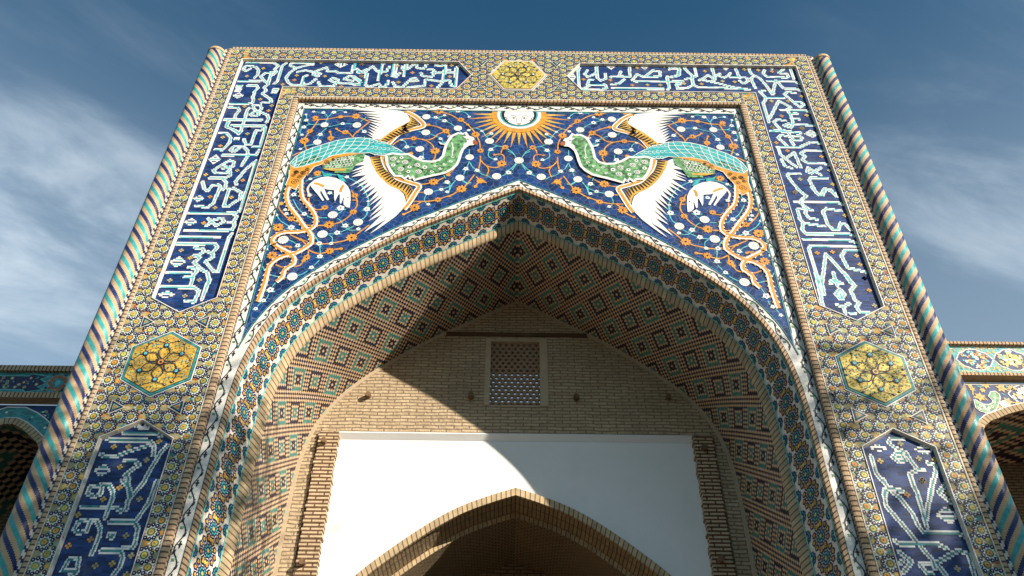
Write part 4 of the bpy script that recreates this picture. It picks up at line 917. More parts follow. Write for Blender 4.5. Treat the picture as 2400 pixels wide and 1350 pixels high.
    for i in range(0, len(bd)):                                     # ruffled white edge
        a_, c_ = bd[i - 1], bd[i]; L_ = np.linalg.norm(c_ - a_)
        for t_ in np.arange(.02, L_, .045):
            p = a_ + (c_ - a_) * t_ / L_
            if p[1] < bd[:, 1].max() - .12: b.disc(sd_([p])[0], .026, WHITE, y - .0118, 5, ph=t_ * 40)
    for c in ((165,1050,55),(375,1110,55),(590,1160,52),(295,1230,55),(610,1275,55)):
        p = sd_(win(WB, [c], YS))[0]; r_ = rad(WB, c)
        for f, m, k in ((1, WHITE, 0), (.72, BLACK, 1), (.52, WHITE, 2), (.26, BLACK, 3)): b.disc(p, r_ * f, m, y - .019 - .002 * k, 12)
    for c in ((165,1160,40),(450,1195,38),(720,1200,45),(310,1030,35),(250,1100,24),(430,1275,36),(280,1310,24)):
        p = sd_(win(WB, [c], YS))[0]; r_ = rad(WB, c); b.disc(p, r_, WHITE, y - .019, 10); b.disc(p, r_ * .42, BLACK, y - .021, 6)
    for c in ((900,1170,36),(1060,1150,34),(990,1220,36),(1170,1090,38),(840,1270,34),(1205,1010,34)): p = sd_(win(WB, [c], YS))[0]; spiral(p, rad(WB, c), WHITE, y - .019, 1.3, .014, dr=s)
    b.stroke(sd_(win(WB, [(1190,760),(1215,860),(1200,960),(1215,1020)], YS)), .018, WHITE, y - .019)
    b.flat(sd_(head_white), WHITE, y - .0185); b.flat(sd_(beak), RUST, y - .020); b.stroke(sd_(win(WB, [(1560,745),(1580,725),(1600,720)], YS)), .014, BLACK, y - .022)
    p = sd_(win(WB, [(1480,710)], YS))[0]; b.disc(p, .022, BLACK, y - .021, 8, rz=.014); b.disc(p, .010, RUST, y - .023, 6)
    b.flat(sd_(win(WB, [(960,745),(990,790),(1060,800),(1120,775),(1160,720),(1090,750),(1030,755)], YS)), WHITE, y - .013); b.flat(sd_(win(WB, [(985,755),(1050,785),(1110,765),(1140,735),(1080,758)], YS)), TURQ, y - .017)
    for c in ((1140,655,32),(1270,610,24),(1350,600,22)): p = sd_(win(WB, [c], YS))[0]; spiral(p, rad(WB, c), WHITE, y - .0122, 1.2, .014)
    b.build('bird', so)
    # --- the white deer beneath the tail
    f_ = MB(); y = YS - .010
    f_.stroke(sd_(win(WC, [(1120,230),(1060,320),(1075,400),(1095,440)], YS)), .036, CREAM, y - .001); p = sd_(win(WC, [(1095,440,50)], YS))[0]; f_.disc(p, .05, CREAM, y - .002, 10, lobes=.3)
    f_.flat(sd_(fawn), WHITE, y - .003)
    f_.stroke(sd_(win(WC, [(1175,230),(1250,245),(1350,290)], YS)), .046, ORNG, y - .006); f_.stroke(sd_(win(WC, [(1690,265),(1650,330),(1640,385)], YS)), .046, ORNG, y - .006)
    f_.flat(sd_(scarf), TURQ, y - .0064); f_.flat(sd_(scarf2), TURQ, y - .0068)
    f_.stroke(sd_(win(WC, [(1692,490),(1680,560),(1675,620)], YS)), .014, INK, y - .006); p = sd_(win(WC, [(1768,478)], YS))[0]; f_.disc(p, .02, INK, y - .006, 3); f_.disc(sd_(win(WC, [(1770,540)], YS))[0], .010, INK, y - .006, 4)
    f_.build('deer', so)

# ---- the sun with a human face
su = MB(); sc = (0.0, 13.155); y = YS - .004; ZT = 13.250
def clipz(P): return [(x, min(z, ZT)) for x, z in P]
def arcpoly(r_, n=48): return [(sc[0] + r_ * math.cos(t_), sc[1] + r_ * math.sin(t_)) for t_ in np.linspace(0, 2 * math.pi, n, endpoint=False)]
nr = 21
for k in range(nr):
    an = math.pi * (k + .5) / nr * 1.10 - math.pi * 1.05; R_ = (1.0 if k % 2 else .93); hw = .080
    an = -math.pi * (k + .5) / nr * 1.06 + .03 * math.pi
    pts_ = [(sc[0] + .40 * math.cos(an - hw), sc[1] + .40 * math.sin(an - hw)), (sc[0] + .56 * math.cos(an - hw * .78), sc[1] + .56 * math.sin(an - hw * .78)), (sc[0] + R_ * math.cos(an), sc[1] + R_ * math.sin(an)), (sc[0] + .56 * math.cos(an + hw * .78), sc[1] + .56 * math.sin(an + hw * .78)), (sc[0] + .40 * math.cos(an + hw), sc[1] + .40 * math.sin(an + hw))]
    if max(p[1] for p in pts_) > ZT + .02: continue
    su.flat(clipz(pts_), ORNG if k % 2 else YEL, y - .0002 * (k % 2))
su.flat(clipz(arcpoly(.53)), ORNG, y - .003)
su.flat(clipz(arcpoly(.425)), WHITE, y - .006); su.flat(clipz(arcpoly(.365)), TURQ, y - .009); su.flat(clipz(arcpoly(.335)), BLACK, y - .012)
FACE = glaze('face_glaze', (0.80, 0.76, 0.72), 0.05, dirt=0.05)
fo = MB(); yf = y - .015
fo.flat(clipz([(sc[0] + .285 * math.cos(t_), sc[1] - .02 + .305 * math.sin(t_)) for t_ in np.linspace(0, 2 * math.pi, 40, endpoint=False)]), FACE, yf)
for s in (-1, 1):
    fo.stroke([(s * .05, 13.085), (s * .10, 13.112), (s * .17, 13.10)], .011, BLACK, yf - .003); fo.stroke([(s * .055, 13.035), (s * .10, 13.055), (s * .15, 13.03)], .010, BLACK, yf - .003); fo.disc((s * .10, 13.034), .016, BLACK, yf - .004, 7)
    fo.stroke([(s * .045, 13.03), (s * .05, 12.97), (s * .06, 12.935), (s * .03, 12.925)], .007, RUST, yf - .003)
    fo.stroke([(s * .28, 13.06), (s * .23, 13.03), (s * .24, 12.98), (s * .20, 12.97), (s * .23, 12.94)], .012, BLACK, yf - .003)
fo.stroke([(-.055, 12.872), (0, 12.88), (.055, 12.872)], .010, RUST, yf - .003); fo.stroke([(-.03, 12.855), (0, 12.85), (.03, 12.855)], .012, BLACK, yf - .003)
sobj = su.build('sun_emblem', portal); fo.build('sun_face', sobj)
cd_ = MB(); p = (0.0, float(U([(1212, 377)], YS)[0][1])); cd_.disc(p, .09, WHITE, YS - .012, 26, lobes=.1)
for q in range(12): cd_.disc((p[0] + .058 * math.cos(q * .55), p[1] + .058 * math.sin(q * .55)), .009, BLACK, YS - .015, 4)
for s in (-1, 1): cd_.stroke([(s * .05, p[1] - .07), (s * .14, p[1] - .22), (s * .24, p[1] - .30)], .016, SKYT, YS - .008); cd_.stroke([(s * .05, p[1] + .07), (s * .10, p[1] + .18), (s * .2, p[1] + .26)], .016, SKYT, YS - .008)
cd_.build('blossom', sobj)
# ------------------------------------------------------------------ inscriptions: brick lettering, white with a turquoise core
T1 = (460, 90, 6.0); T2 = (830, 90, 6.0); T3 = (1200, 90, 6.0); T4 = (1570, 90, 6.0); T5 = (340, 280, 6.0); T6 = (260, 490, 6.0)
T7 = (60, 900, 6.0); T8 = (0, 1125, 6.0); T9 = (1700, 230, 6.0); TA = (1760, 440, 6.0); TB = (1840, 640, 6.0); TC = (2000, 980, 4.55); TD = (2000, 1125, 6.0)
STROKES = {
 'UL': [(T1, [
  [(720,345),(1090,345),(1155,390),(1105,435),(1130,475),(1080,515)],[(1085,480),(975,488),(905,540),(960,600),(1015,645)],[(1065,480),(1035,560),(1010,650),(955,690),(985,735),(930,780)],[(930,780),(1050,860),(1060,895),(920,910)],
  [(660,440),(690,395),(760,388),(830,400),(880,450),(860,520),(820,555)],[(760,430),(700,462),(660,440)],[(600,603),(905,603)],[(1265,350),(1215,385),(1140,610),(1095,640)],
  [(1640,372),(1650,350),(1340,350),(1325,385),(1400,420),(1600,372)],[(1400,425),(1310,490),(1262,560),(1290,620),(1340,655),(1480,660),(1600,640),(1680,575)],[(1420,475),(1540,450),(1650,478),(1750,440),(1830,410),(1850,465),(1960,465),(2000,490),(2180,490),(2235,345)],
  [(1640,510),(1690,478),(1745,500),(1710,535),(1640,510)],[(1560,522),(1515,540),(1490,650)],[(1880,590),(1920,558),(2000,585),(1960,632),(1880,590)],[(1985,620),(1930,672),(1750,680),(1715,615)],[(2000,630),(2300,645),(2310,600),(2220,540),(2150,530),(2075,575),(2200,600)],[(2260,430),(2310,480),(2390,440)],
  [(720,665),(850,665),(870,700),(820,750),(810,800),(790,830),(810,860),(790,910),(720,925),(480,920)],[(580,665),(640,665),(620,690),(570,690)],[(570,720),(620,720),(605,745),(560,745)],[(1090,718),(1145,718),(1130,742),(1080,742)],[(1075,765),(1120,765)],
  [(460,970),(580,975),(610,1010),(560,1070),(545,1120)],[(400,1145),(900,1145)],[(800,945),(900,940),(920,990),(870,1035),(880,1080),(800,1090),(760,1075),(810,1040),(870,1035)],[(810,945),(800,985),(860,1030)],[(910,1040),(1000,1080),(1020,1130),(990,1180)],[(740,985),(720,1010),(625,1320)],[(500,1225),(960,1232),(975,1345)],[(450,1155),(420,1240),(520,1290),(600,1345)]]),
 (T2, [[(20,350),(0,440)],[(45,430),(60,485),(150,480),(260,395),(330,470),(450,470),(495,400)],[(425,350),(395,370),(340,590)],[(0,560),(90,620),(80,655),(0,655)],[(180,480),(155,650),(200,690),(350,640),(370,690),(450,680),(480,600)],[(560,345),(530,530),(590,545),(640,490)],[(600,350),(590,380),(580,520)],
  [(670,400),(690,445),(760,430),(860,350),(920,345)],[(765,345),(735,370),(700,530)],[(870,360),(890,420),(980,430),(1025,360)],[(1140,385),(1230,390),(1290,360)],[(1290,385),(1270,470),(1255,590),(1200,605),(1010,580),(980,670),(760,690)],[(1040,440),(1110,440),(1140,480),(1090,545),(960,530),(940,490)],[(1100,485),(1440,480)],[(1280,440),(1350,450)],[(1470,390),(1440,420),(1420,680),(1370,670),(1340,590),(1260,600),(1180,690)],[(790,575),(860,560),(890,600),(800,605),(770,600),(680,690),(580,680),(545,620)]]),
 (T5, [[(1120,10),(1640,10)],[(1250,88),(1640,95),(1700,120),(1620,390),(1520,390)],[(1400,0),(1340,190)],[(1180,40),(1145,110),(1260,150),(1330,195)],[(1050,190),(1160,200),(1205,260),(1190,330),(1090,430),(990,425)],[(1640,150),(1560,160),(1490,350),(1420,350),(1390,280)],[(1270,265),(1310,265),(1305,285),(1270,285)],
  [(1450,520),(1440,440),(1380,380),(1250,385),(1200,430),(1250,460),(1330,400)],[(1090,505),(1560,505),(1610,430)],[(1440,520),(1360,650)],[(960,720),(1080,640),(1190,580),(1250,600),(1240,660),(1100,690)],[(960,720),(1000,760),(1150,750),(1200,700),(1110,650)],[(1200,730),(1200,790),(1130,825),(910,825)],[(1090,830),(1140,880),(1130,960),(1080,1000)],[(810,880),(830,970),(880,1010),(950,930),(1030,920),(1060,950),(960,1180),(880,1240),(720,1215)],
  [(1570,580),(1400,1080),(1340,1290),(1250,1320),(630,1320)],[(1540,600),(1420,700),(1270,880),(1285,915)],[(1330,1130),(1350,1030),(1250,970),(1180,980),(1150,1080),(1110,1220),(1180,1220),(1300,1140)]]),
 (T6, [[(1100,58),(1720,62),(1770,110),(1720,190),(1740,230),(1700,300),(1040,305)],[(1650,185),(1740,190)],[(970,395),(1520,400)],[(930,490),(1470,495),(1500,540),(1420,620),(1440,680),(1330,740),(1420,850),(1460,885),(1510,880),(1660,400),(1700,350)],[(1360,600),(1440,640)],[(1340,240),(1460,150),(1570,130),(1590,180),(1480,235),(1370,140)],
  [(1180,545),(1290,560),(1310,600),(1220,660),(1240,700),(1170,750),(1270,850),(1360,900),(1380,990),(1280,1270)],[(1170,655),(1250,680)],[(790,895),(1120,905)],[(1090,820),(1200,840),(1210,880),(1130,960),(1150,1000),(1120,1080)],[(1040,960),(1160,965)],[(710,1095),(1170,1105),(1240,1160),(1170,1310),(1050,1290)],[(1290,1240),(1390,1000)]])],
 'UR': [(T3, [[(950,420),(930,440),(945,700),(990,720),(1110,655),(1310,655),(1330,700),(1260,720),(990,722)],[(1060,655),(1080,590),(1140,580)],[(1020,500),(1060,545),(1130,520),(1190,480)],[(1210,380),(1185,410),(1200,560),(1250,595),(1320,570),(1310,500)],[(1060,450),(1030,500)],[(1390,545),(1500,540),(1530,470)],[(1680,370),(1650,400),(1660,540),(1530,535)],[(1400,650),(1500,640),(1580,580)],[(1410,700),(2130,715)],[(1700,580),(1760,510),(1850,545),(2080,540),(2080,470),(1980,455),(1880,530)],[(1690,590),(1740,610),(2400,605)],[(2210,440),(2280,400),(2350,420),(2330,530),(2200,555)],[(2230,430),(2310,430)],[(2190,540),(2180,560),(2210,700),(2190,720)],[(2400,640),(2310,650),(2330,710),(2400,710)]]),
 (T4, [[(0,410),(90,400),(140,440),(130,520),(30,540)],[(20,430),(90,430)],[(0,610),(170,605)],[(230,375),(205,420),(260,480),(320,530),(310,570),(330,660),(400,690),(600,690),(1120,720)],[(380,370),(345,400),(375,530),(300,560),(220,575)],[(330,660),(240,700),(110,700),(90,650),(150,620)],[(620,375),(590,410),(635,580),(600,600)],[(410,590),(460,570),(540,520),(600,560)],[(470,590),(700,640),(900,690),(1080,715)],[(650,530),(700,500)],[(690,530),(760,555),(830,520),(850,490)],[(850,545),(1000,550),(1080,560),(1100,600),(1040,640),(980,600)],[(960,375),(915,410),(980,560)],
  [(1220,400),(1140,395),(1110,430),(1140,500),(1260,560),(1350,660),(1440,790),(1460,770)],[(1330,450),(1310,500),(1360,540),(1640,555),(1670,540),(1640,500),(1530,490),(1600,430),(1610,390)],[(1720,390),(1690,420),(1740,570)],[(1170,540),(1140,570),(1200,700)],[(1370,600),(1750,610),(1810,640)],[(1440,790),(1490,590),(1600,710),(1780,715),(1850,745)],[(1330,740),(1260,750),(1330,820),(1350,850),(1310,920),(1390,1180)],[(1350,835),(1600,840)],[(1400,1130),(1530,880),(1700,970),(1640,1010)],[(1760,770),(1650,755),(1610,790),(1740,900),(1840,900),(1890,930),(1830,970),(1760,920)],[(1560,1010),(1920,1020),(1960,1040)],[(1660,1020),(1680,1060),(1790,1060)],[(1690,1060),(1710,1130),(1820,1140)],[(1720,1140),(1730,1210),(1700,1260),(1600,1230),(1660,1205),(2050,1230)],[(1620,1160),(1510,1140),(1460,1180),(1560,1290),(1420,1305)],[(1560,1300),(1840,1330)]]),
 (T9, [[(750,470),(1050,490)],[(880,490),(960,590),(1060,590),(1080,560),(1030,530),(950,540)],[(890,545),(780,520),(740,560),(810,620),(860,670)],[(640,470),(840,460)],[(730,690),(1050,690),(1200,620),(1340,640)],[(920,600),(960,660)],[(740,690),(770,790),(900,900),(1000,970)],[(880,830),(970,770),(1060,980)],[(1370,740),(1120,740),(1060,780),(1120,820),(1080,870),(1150,910),(1380,920),(1450,945)],[(790,870),(840,960),(930,985)],[(1340,985),(1210,1060),(1150,1040),(1160,980),(1340,1080)],[(1050,1070),(900,1060),(870,1090),(950,1200),(1080,1340)],[(1430,1130),(1200,1120),(1180,1160),(1280,1340)],[(1350,1340),(1400,1270),(1540,1340)]]),
 (TA, [[(650,20),(780,120),(700,180),(690,200)],[(620,200),(1220,210),(1290,240)],[(690,215),(790,290),(760,360),(820,430),(930,450)],[(790,300),(860,320)],[(850,0),(960,110),(1010,110),(1040,30),(1120,30),(1200,130)],[(740,290),(650,310),(690,450),(740,500),(1030,545)],[(730,510),(720,590),(770,650),(1380,655),(1470,690)],[(1270,330),(1060,295),(1010,340),(1080,520),(1150,590),(1230,590),(1260,500),(1330,520),(1400,600)],[(740,725),(1400,745),(1480,780)],[(1500,825),(840,825),(810,860),(960,1340)],[(1520,885),(1320,885),(1270,960),(1360,1130),(1500,1160),(1610,1190)],[(1000,1340),(1030,1100),(1050,930),(1200,1090),(1320,1220),(1400,1340)],[(1160,1200),(1170,1260)],[(1120,1320),(1180,1290),(1230,1340)]]),
 (TB, [[(430,0),(530,470)],[(500,60),(550,300)],[(830,0),(980,180),(920,250),(980,380),(1040,420),(1000,480),(1060,560),(1190,565)],[(690,40),(730,180)],[(640,150),(710,110),(800,150)],[(770,230),(710,300),(770,370),(840,300),(770,230)],[(770,290),(810,370)],[(730,450),(820,480),(900,430)],[(820,490),(850,560)],[(920,565),(980,570)]])],
 'LL': [(T7, [[(1380,690),(1860,700),(1910,735)],[(1140,760),(1200,790),(1680,795),(1750,800),(1810,870),(1800,1010)],[(1750,860),(1620,900),(1420,960),(1280,1020),(1110,1025),(1060,985)],[(1400,1080),(1540,1085),(1600,1140),(1480,1220),(1400,1290)],[(1420,1260),(1450,1345)],[(2000,860),(1900,970),(1760,1200),(1680,1345)],[(1560,600),(1720,620)]]),
 (T8, [[(1720,0),(1830,130),(1850,230)],[(2030,20),(1900,180),(1800,300),(1780,410)],[(1800,30),(1820,230)],[(2210,10),(2090,330),(1980,480),(1900,600),(1940,680),(1900,900),(1860,960),(1740,950)],[(1540,590),(1900,590)],[(1400,80),(1270,100),(1230,190),(1330,240),(1420,200),(1440,80),(1540,70),(1590,160),(1580,270),(1480,530)],[(1150,375),(1640,395),(1710,440)],[(1240,560),(1100,590),(1050,690),(1100,750),(1220,720),(1280,570),(1360,570),(1410,680),(1400,790),(1290,1050)],[(1540,760),(1600,770),(1580,810),(1530,800),(1540,760)],[(1420,1000),(1690,1000),(1730,1080),(1680,1240),(1590,1345)],[(1110,1100),(970,1120),(880,1280),(1080,1290),(1110,1120)],[(1060,1320),(1000,1345)]])],
 'LR': [(TC, [[(530,222),(400,215),(370,260),(430,310),(560,370),(640,500),(690,545),(600,600),(640,730),(690,819)],[(690,545),(750,555)],[(560,390),(460,370),(420,420),(480,470),(550,450),(520,400),(470,420)],[(190,410),(240,590),(370,740),(520,780)],[(790,480),(870,500),(880,580),(810,819)],[(990,710),(910,790)],[(330,770),(340,819)]]),
 (TD, [[(420,0),(490,110),(680,160)],[(490,120),(430,190),(460,370),(590,520),(750,700),(870,850),(980,980),(1110,1120),(1150,1250)],[(550,180),(650,250),(830,470),(920,660),(990,740),(1460,745),(1580,800)],[(580,850),(640,900),(1190,905),(1310,970)],[(820,0),(900,200),(960,400),(1030,660)],[(1110,0),(1100,150),(1050,340),(1020,550)],[(1290,80),(1200,180),(1380,320)],[(640,1010),(820,1150),(700,1300)],[(700,1130),(660,1170)],[(1150,1180),(1300,1090),(1480,990),(1620,1050),(1700,1345)],[(950,1180),(1110,1180)],[(940,1200),(1040,1320),(1110,1320)],[(1180,1190),(1300,1345)]])]}
FLW = {'UL': [(T1, [(945,425),(715,535),(1755,345),(1415,525),(1380,590),(1215,650),(1810,535),(2330,370),(2325,535),(2040,680),(1060,950),(680,960),(900,860),(1015,1020),(745,1270)]), (T2, [(105,370),(100,530),(490,345),(460,525),(610,390),(820,485),(625,620),(1100,340),(1370,385),(1345,540),(1085,670)]), (T5, [(1465,130),(1440,205),(1095,255),(1060,375),(1300,720),(855,780),(1375,860),(915,1090),(1215,1100),(985,1245)]), (T6, [(1305,200),(990,585),(1115,690),(830,1005),(1245,1000),(1040,1225)])],
 'UR': [(T3, [(1075,380),(1560,375),(1005,580),(1760,420),(2140,400),(1690,660),(1905,660),(2085,660),(2360,370),(1380,590)]), (T4, [(145,370),(485,370),(490,465),(200,640),(445,645),(740,605),(910,615),(1045,440),(1240,450),(1435,470),(1850,820),(1430,885),(1660,885),(1570,1095),(1920,1085),(1440,1255),(1855,1265)]), (T9, [(655,410),(1075,430),(715,630),(870,745),(1350,825),(1460,1020),(1050,1145),(1510,1215),(980,1325)]), (TA, [(620,70),(1320,395),(930,920),(1145,905),(1480,960),(1530,1085),(1600,1275)]), (TB, [(1120,75),(1180,245),(1255,460)])],
 'LL': [(T7, [(1880,810),(1245,885),(1450,885),(1330,1170),(1700,1070)]), (T8, [(1685,110),(1455,275),(1965,270),(1100,490),(1275,840),(1775,785),(965,930),(1850,1065),(1345,1210),(1580,1180),(1780,1335)])],
 'LR': [(TC, [(285,460),(695,430),(865,445),(735,665),(500,275)]), (TD, [(975,10),(755,210),(1330,190),(1460,1250)])]}
LOZ = {'UL': [(T1, [(2035,370,95,48),(590,805,85,42)]), (T5, [(980,565,90,70),(755,1115,80,50)]), (T6, [(1120,185,100,55),(940,745,120,80),(780,1205,130,55),(1460,1345,60,25)])],
 'UR': [(T3, [(1390,395,70,48),(1860,395,75,48),(840,540,60,80)]), (T4, [(775,400,70,50),(1430,405,60,40)]), (T9, [(1210,505,105,55)]), (TB, [])],
 'LL': [(T7, [(1080,1215,130,95),(1640,600,90,35)])], 'LR': [(TC, [(750,340,110,55),(265,320,110,40)]), (TD, [(1320,500,170,130)])]}
def seg_dist(X, Z, A, B):
    d = np.full(X.shape, 9.0)
    for a, b_ in zip(A, B):
        lo = np.minimum(a, b_) - .07; hi = np.maximum(a, b_) + .07
        m = (X > lo[0]) & (X < hi[0]) & (Z > lo[1]) & (Z < hi[1])
        if not m.any(): continue
        ab = b_ - a; q = (ab @ ab) or 1e-9
        t_ = np.clip(((X[m] - a[0]) * ab[0] + (Z[m] - a[1]) * ab[1]) / q, 0, 1)
        d[m] = np.minimum(d[m], np.hypot(X[m] - a[0] - t_ * ab[0], Z[m] - a[1] - t_ * ab[1]))
    return d
YI = 0.045
PANEL_LABEL = {'UL': 'long blue inscription panel that bends from lintel down the left pier', 'UR': 'long blue inscription panel that bends from lintel down the right pier',
               'LL': 'pointed blue inscription panel low on the left pier', 'LR': 'pointed blue inscription panel low on the right pier'}
for key, poly in (('UL', LP_UP), ('UR', RP_UP), ('LL', LP_LO), ('LR', RP_LO)):
    fm = MB(); inner = frame(poly, fm); pn = MB(); pn.flat(inner, NAVY, YI)
    po = pn.build('inscription_panel', portal, PANEL_LABEL[key]); fm.build('panel_frame', po)
    A, B = [], []
    for o, polys in STROKES[key]:
        for P in polys:
            q = win(o, P, YI); A += list(q[:-1]); B += list(q[1:])
    A, B = np.array(A), np.array(B)
    lt = MB(); yl = YI - .005
    for leg in (('v', 'h') if key == 'UL' else ('h',)):
        h_ = .0295; g_ = .0125; x0, x1 = inner[:, 0].min(), inner[:, 0].max(); z0, z1 = max(inner[:, 1].min(), 2.4), inner[:, 1].max()
        if key == 'UL':
            if leg == 'v': x0, z0 = -4.60, 13.86
            else: x1 = -4.60
        if leg == 'v': along = np.arange(z0, z1, g_); rows_ = np.arange(x0, x1, h_)
        else: along = np.arange(x0, x1, g_); rows_ = np.arange(z0, z1, h_)
        R_, A_ = np.meshgrid(rows_ + h_ / 2, along + g_ / 2, indexing='ij')
        X, Z = (R_, A_) if leg == 'v' else (A_, R_)
        d = seg_dist(X, Z, A, B); code = np.where(d < .0115, 2, np.where(d < .0325, 1, 0))
        for o, lz in LOZ[key]:
            for (cx, cy, rx, ry) in lz:
                c0, c1, c2 = win(o, [(cx, cy), (cx + rx, cy), (cx, cy - ry)], YI); ax, az = abs(c1[0] - c0[0]), abs(c2[1] - c0[1])
                q = np.abs(X - c0[0]) / ax + np.abs(Z - c0[1]) / az; k = np.floor((Z if leg == 'h' else X) / h_)
                code = np.where(q < 1.0, np.where((np.abs(k) % 4 == 1) & (q < .85), 2, np.where((np.abs(k) % 4 == 3) & (q < .7), 0, 1)), code)
        code = np.where(inside(inner, X, Z), code, 0)
        for i in range(len(rows_)):
            c = code[i]; e_ = np.flatnonzero(np.diff(np.concatenate([[0], c, [0]]))); 
            for a, b_ in zip(e_[:-1], e_[1:]):
                if c[a] == 0: continue
                s0, s1 = along[0] + a * g_, along[0] + b_ * g_; r0, r1 = rows_[i] + .001, rows_[i] + h_ - .0015
                m = WHITE if c[a] == 1 else (TEAL if key[0] == 'L' else SKYT)
                q = [(r0, s0), (r1, s0), (r1, s1), (r0, s1)] if leg == 'v' else [(s0, r0), (s1, r0), (s1, r1), (s0, r1)]
                lt.face([(v_[0], yl, v_[1]) for v_ in q], m)
    lt.build('lettering', po)
    yl = YI - .008
    for o, ps in FLW[key]:
        for c in ps:
            p = win(o, [c], YI)[0]; fl = MB(); m = random.choice([YEL, YEL, OCHRE, ORNG])
            for dx, dz in ((.026, 0), (-.026, 0), (0, .026), (0, -.026)):
                fl.disc((p[0] + dx, p[1] + dz), .021, m, yl, 4, ph=math.pi / 4)
            fl.disc(p, .012, TEAL, yl - .003, 4, ph=math.pi / 4); fl.build('gold_flower', po)
# ------------------------------------------------------------------ arcades to either side, set back behind the portal
YW = 3.0
W1 = (0, 850, 4.095); W2 = (2200, 790, 4.095)
def arcade(name, label, s, zt, zf0, zf1, zl0, zs, band, band_m, ground, ax, spring, ax_half):
    """zt wall top, frieze zf0..zf1, ledge down to zl0, spandrel zs, arch: list of (dx from axis, z) right half"""
    root = thing(name, label, 'arcade', 'low arcades flanking the portal')
    x0 = 6.1; x1 = 15.5; X = lambda v: v * s
    wl = MB()
    P = np.array(band); arch = [(ax - dx, z) for dx, z in P[::-1]] + [(ax + dx, z) for dx, z in P[1:]]
    poly = [(x0, ZB), (x0, zs), (x1, zs), (x1, ZB)] + [(a, z) for a, z in arch[::-1]]
    wl.flat([(X(a), z) for a, z in poly], ground, YW)
    wl.face([(X(x0), YW - .16, zl0), (X(x1), YW - .16, zl0), (X(x1), YW - .16, zf0), (X(x0), YW - .16, zf0)], EDGE, [(x0, .5), (x1, .5), (x1, .6), (x0, .6)])
    wl.face([(X(x0), YW - .16, zl0), (X(x1), YW - .16, zl0), (X(x1), YW, zl0 - .03), (X(x0), YW, zl0 - .03)], BODY)
    wl.face([(X(x0), YW - .16, zf0), (X(x1), YW - .16, zf0), (X(x1), YW - .06, zf0 + .03), (X(x0), YW - .06, zf0 + .03)], BODY)
    wl.face([(X(x0), YW - .02, zs), (X(x1), YW - .02, zs), (X(x1), YW - .02, zl0), (X(x0), YW - .02, zl0)], BODY, [(x0, 0), (x1, 0), (x1, .3), (x0, .3)])
    wl.box(*sorted((X(x0), X(x1))), YW - .14, YW + .5, zf1, zt, EDGE)
    wl.face([(X(x0), YW + .5, ZB), (X(x1), YW + .5, ZB), (X(x1), YW + .5, zt), (X(x0), YW + .5, zt)], BODY) if False else None
    wl.build('wall', root)
    va = MB(); inn = [(X(a), z) for a, z in arch]
    A3 = np.array([(a, YW + .02, z) for a, z in inn]); B3 = np.array([(a, YW + 2.2, z) for a, z in inn]); u = arclen(A3)
    nseg = 22
    Rz = resample(np.array(inn), 150)
    for i in range(len(Rz) - 1):
        for j in range(nseg):
            y0, y1 = YW + .02 + j * .1, YW + .12 + j * .1
            va.face([(Rz[i][0], y0, Rz[i][1]), (Rz[i][0], y1, Rz[i][1]), (Rz[i + 1][0], y1, Rz[i + 1][1]), (Rz[i + 1][0], y0, Rz[i + 1][1])], vault_colour(i, j), [(0, 0), (1, 0), (1, 1), (0, 1)])
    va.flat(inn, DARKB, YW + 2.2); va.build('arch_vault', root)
    ar = MB(); Q = np.array(inn); Q = resample(Q, 120); n_ = normals(Q); c_ = np.array([X(ax), 4.0]); sg = np.sign(((Q - c_) * n_).sum(1))[:, None]; n_ = n_ * sg
    def ring(w0, w1, m, y, v=(.5, .6)): a = Q + n_ * w0; b_ = Q + n_ * w1; ar.sweep(np.stack([a[:, 0], np.full(len(a), y), a[:, 1]], 1), np.stack([b_[:, 0], np.full(len(a), y), b_[:, 1]], 1), m, *v)
    ring(0, .13, RIB, YW - .03); ring(.13, .15, WHITE, YW - .012)
    if band_m: ring(.15, .36, band_m, YW - .01); ring(.36, .38, WHITE, YW - .012); ring(.38, .395, NAVY, YW - .012)
    a = Q; b_ = Q; ar.sweep(np.stack([a[:, 0], np.full(len(a), YW - .03), a[:, 1]], 1), np.stack([b_[:, 0], np.full(len(a), YW + .05), b_[:, 1]], 1), RIB, .5, .6)
    ao = ar.build('arch_band', root)
    return root, arch, Q, n_
zL = lambda y, x=100: float(U([(x, y)], YW)[0][1]); zR = lambda y, x=2300: float(U([(x, y)], YW)[0][1])
# left arcade, in the shade of the portal: teal frieze of stars
yl = lambda v: 850 + v / 4.095; yr = lambda v: 790 + v / 4.095
pl = win(W1, [(90, 590), (150, 600), (230, 650), (300, 715), (370, 785)], YW); axl = -float(pl[0][0])
prof = [(0.0, float(pl[0][1]))] + [(float(p[0] + axl), float(p[1])) for p in pl[1:]]
prof = [(dx, z) for dx, z in prof] + [(prof[-1][0] + .28, prof[-1][1] - .48), (prof[-1][0] + .42, prof[-1][1] - 1.1), (prof[-1][0] + .46, prof[-1][1] - 2.2), (prof[-1][0] + .46, ZB)]
LW, larch, lQ, ln = arcade('arcade_wing', 'low shaded arcade with teal star frieze left of the portal', -1, zL(yl(68)), zL(yl(330)), zL(yl(118)), zL(yl(382)), zL(yl(410)), [(d, z) for d, z in prof], TEAL, NAVY, axl, 5.0, 2.0)
fz = MB(); z0, z1 = zL(yl(330)) + .03, zL(yl(118)); yf_ = YW - .07; zm = (z0 + z1) / 2; hh = (z1 - z0) / 2
fz.flat([(-15.5, z0), (-6.1, z0), (-6.1, z1), (-15.5, z1)], TEAL, yf_)
xs0 = float(win(W1, [(570, 220)], YW)[0][0])
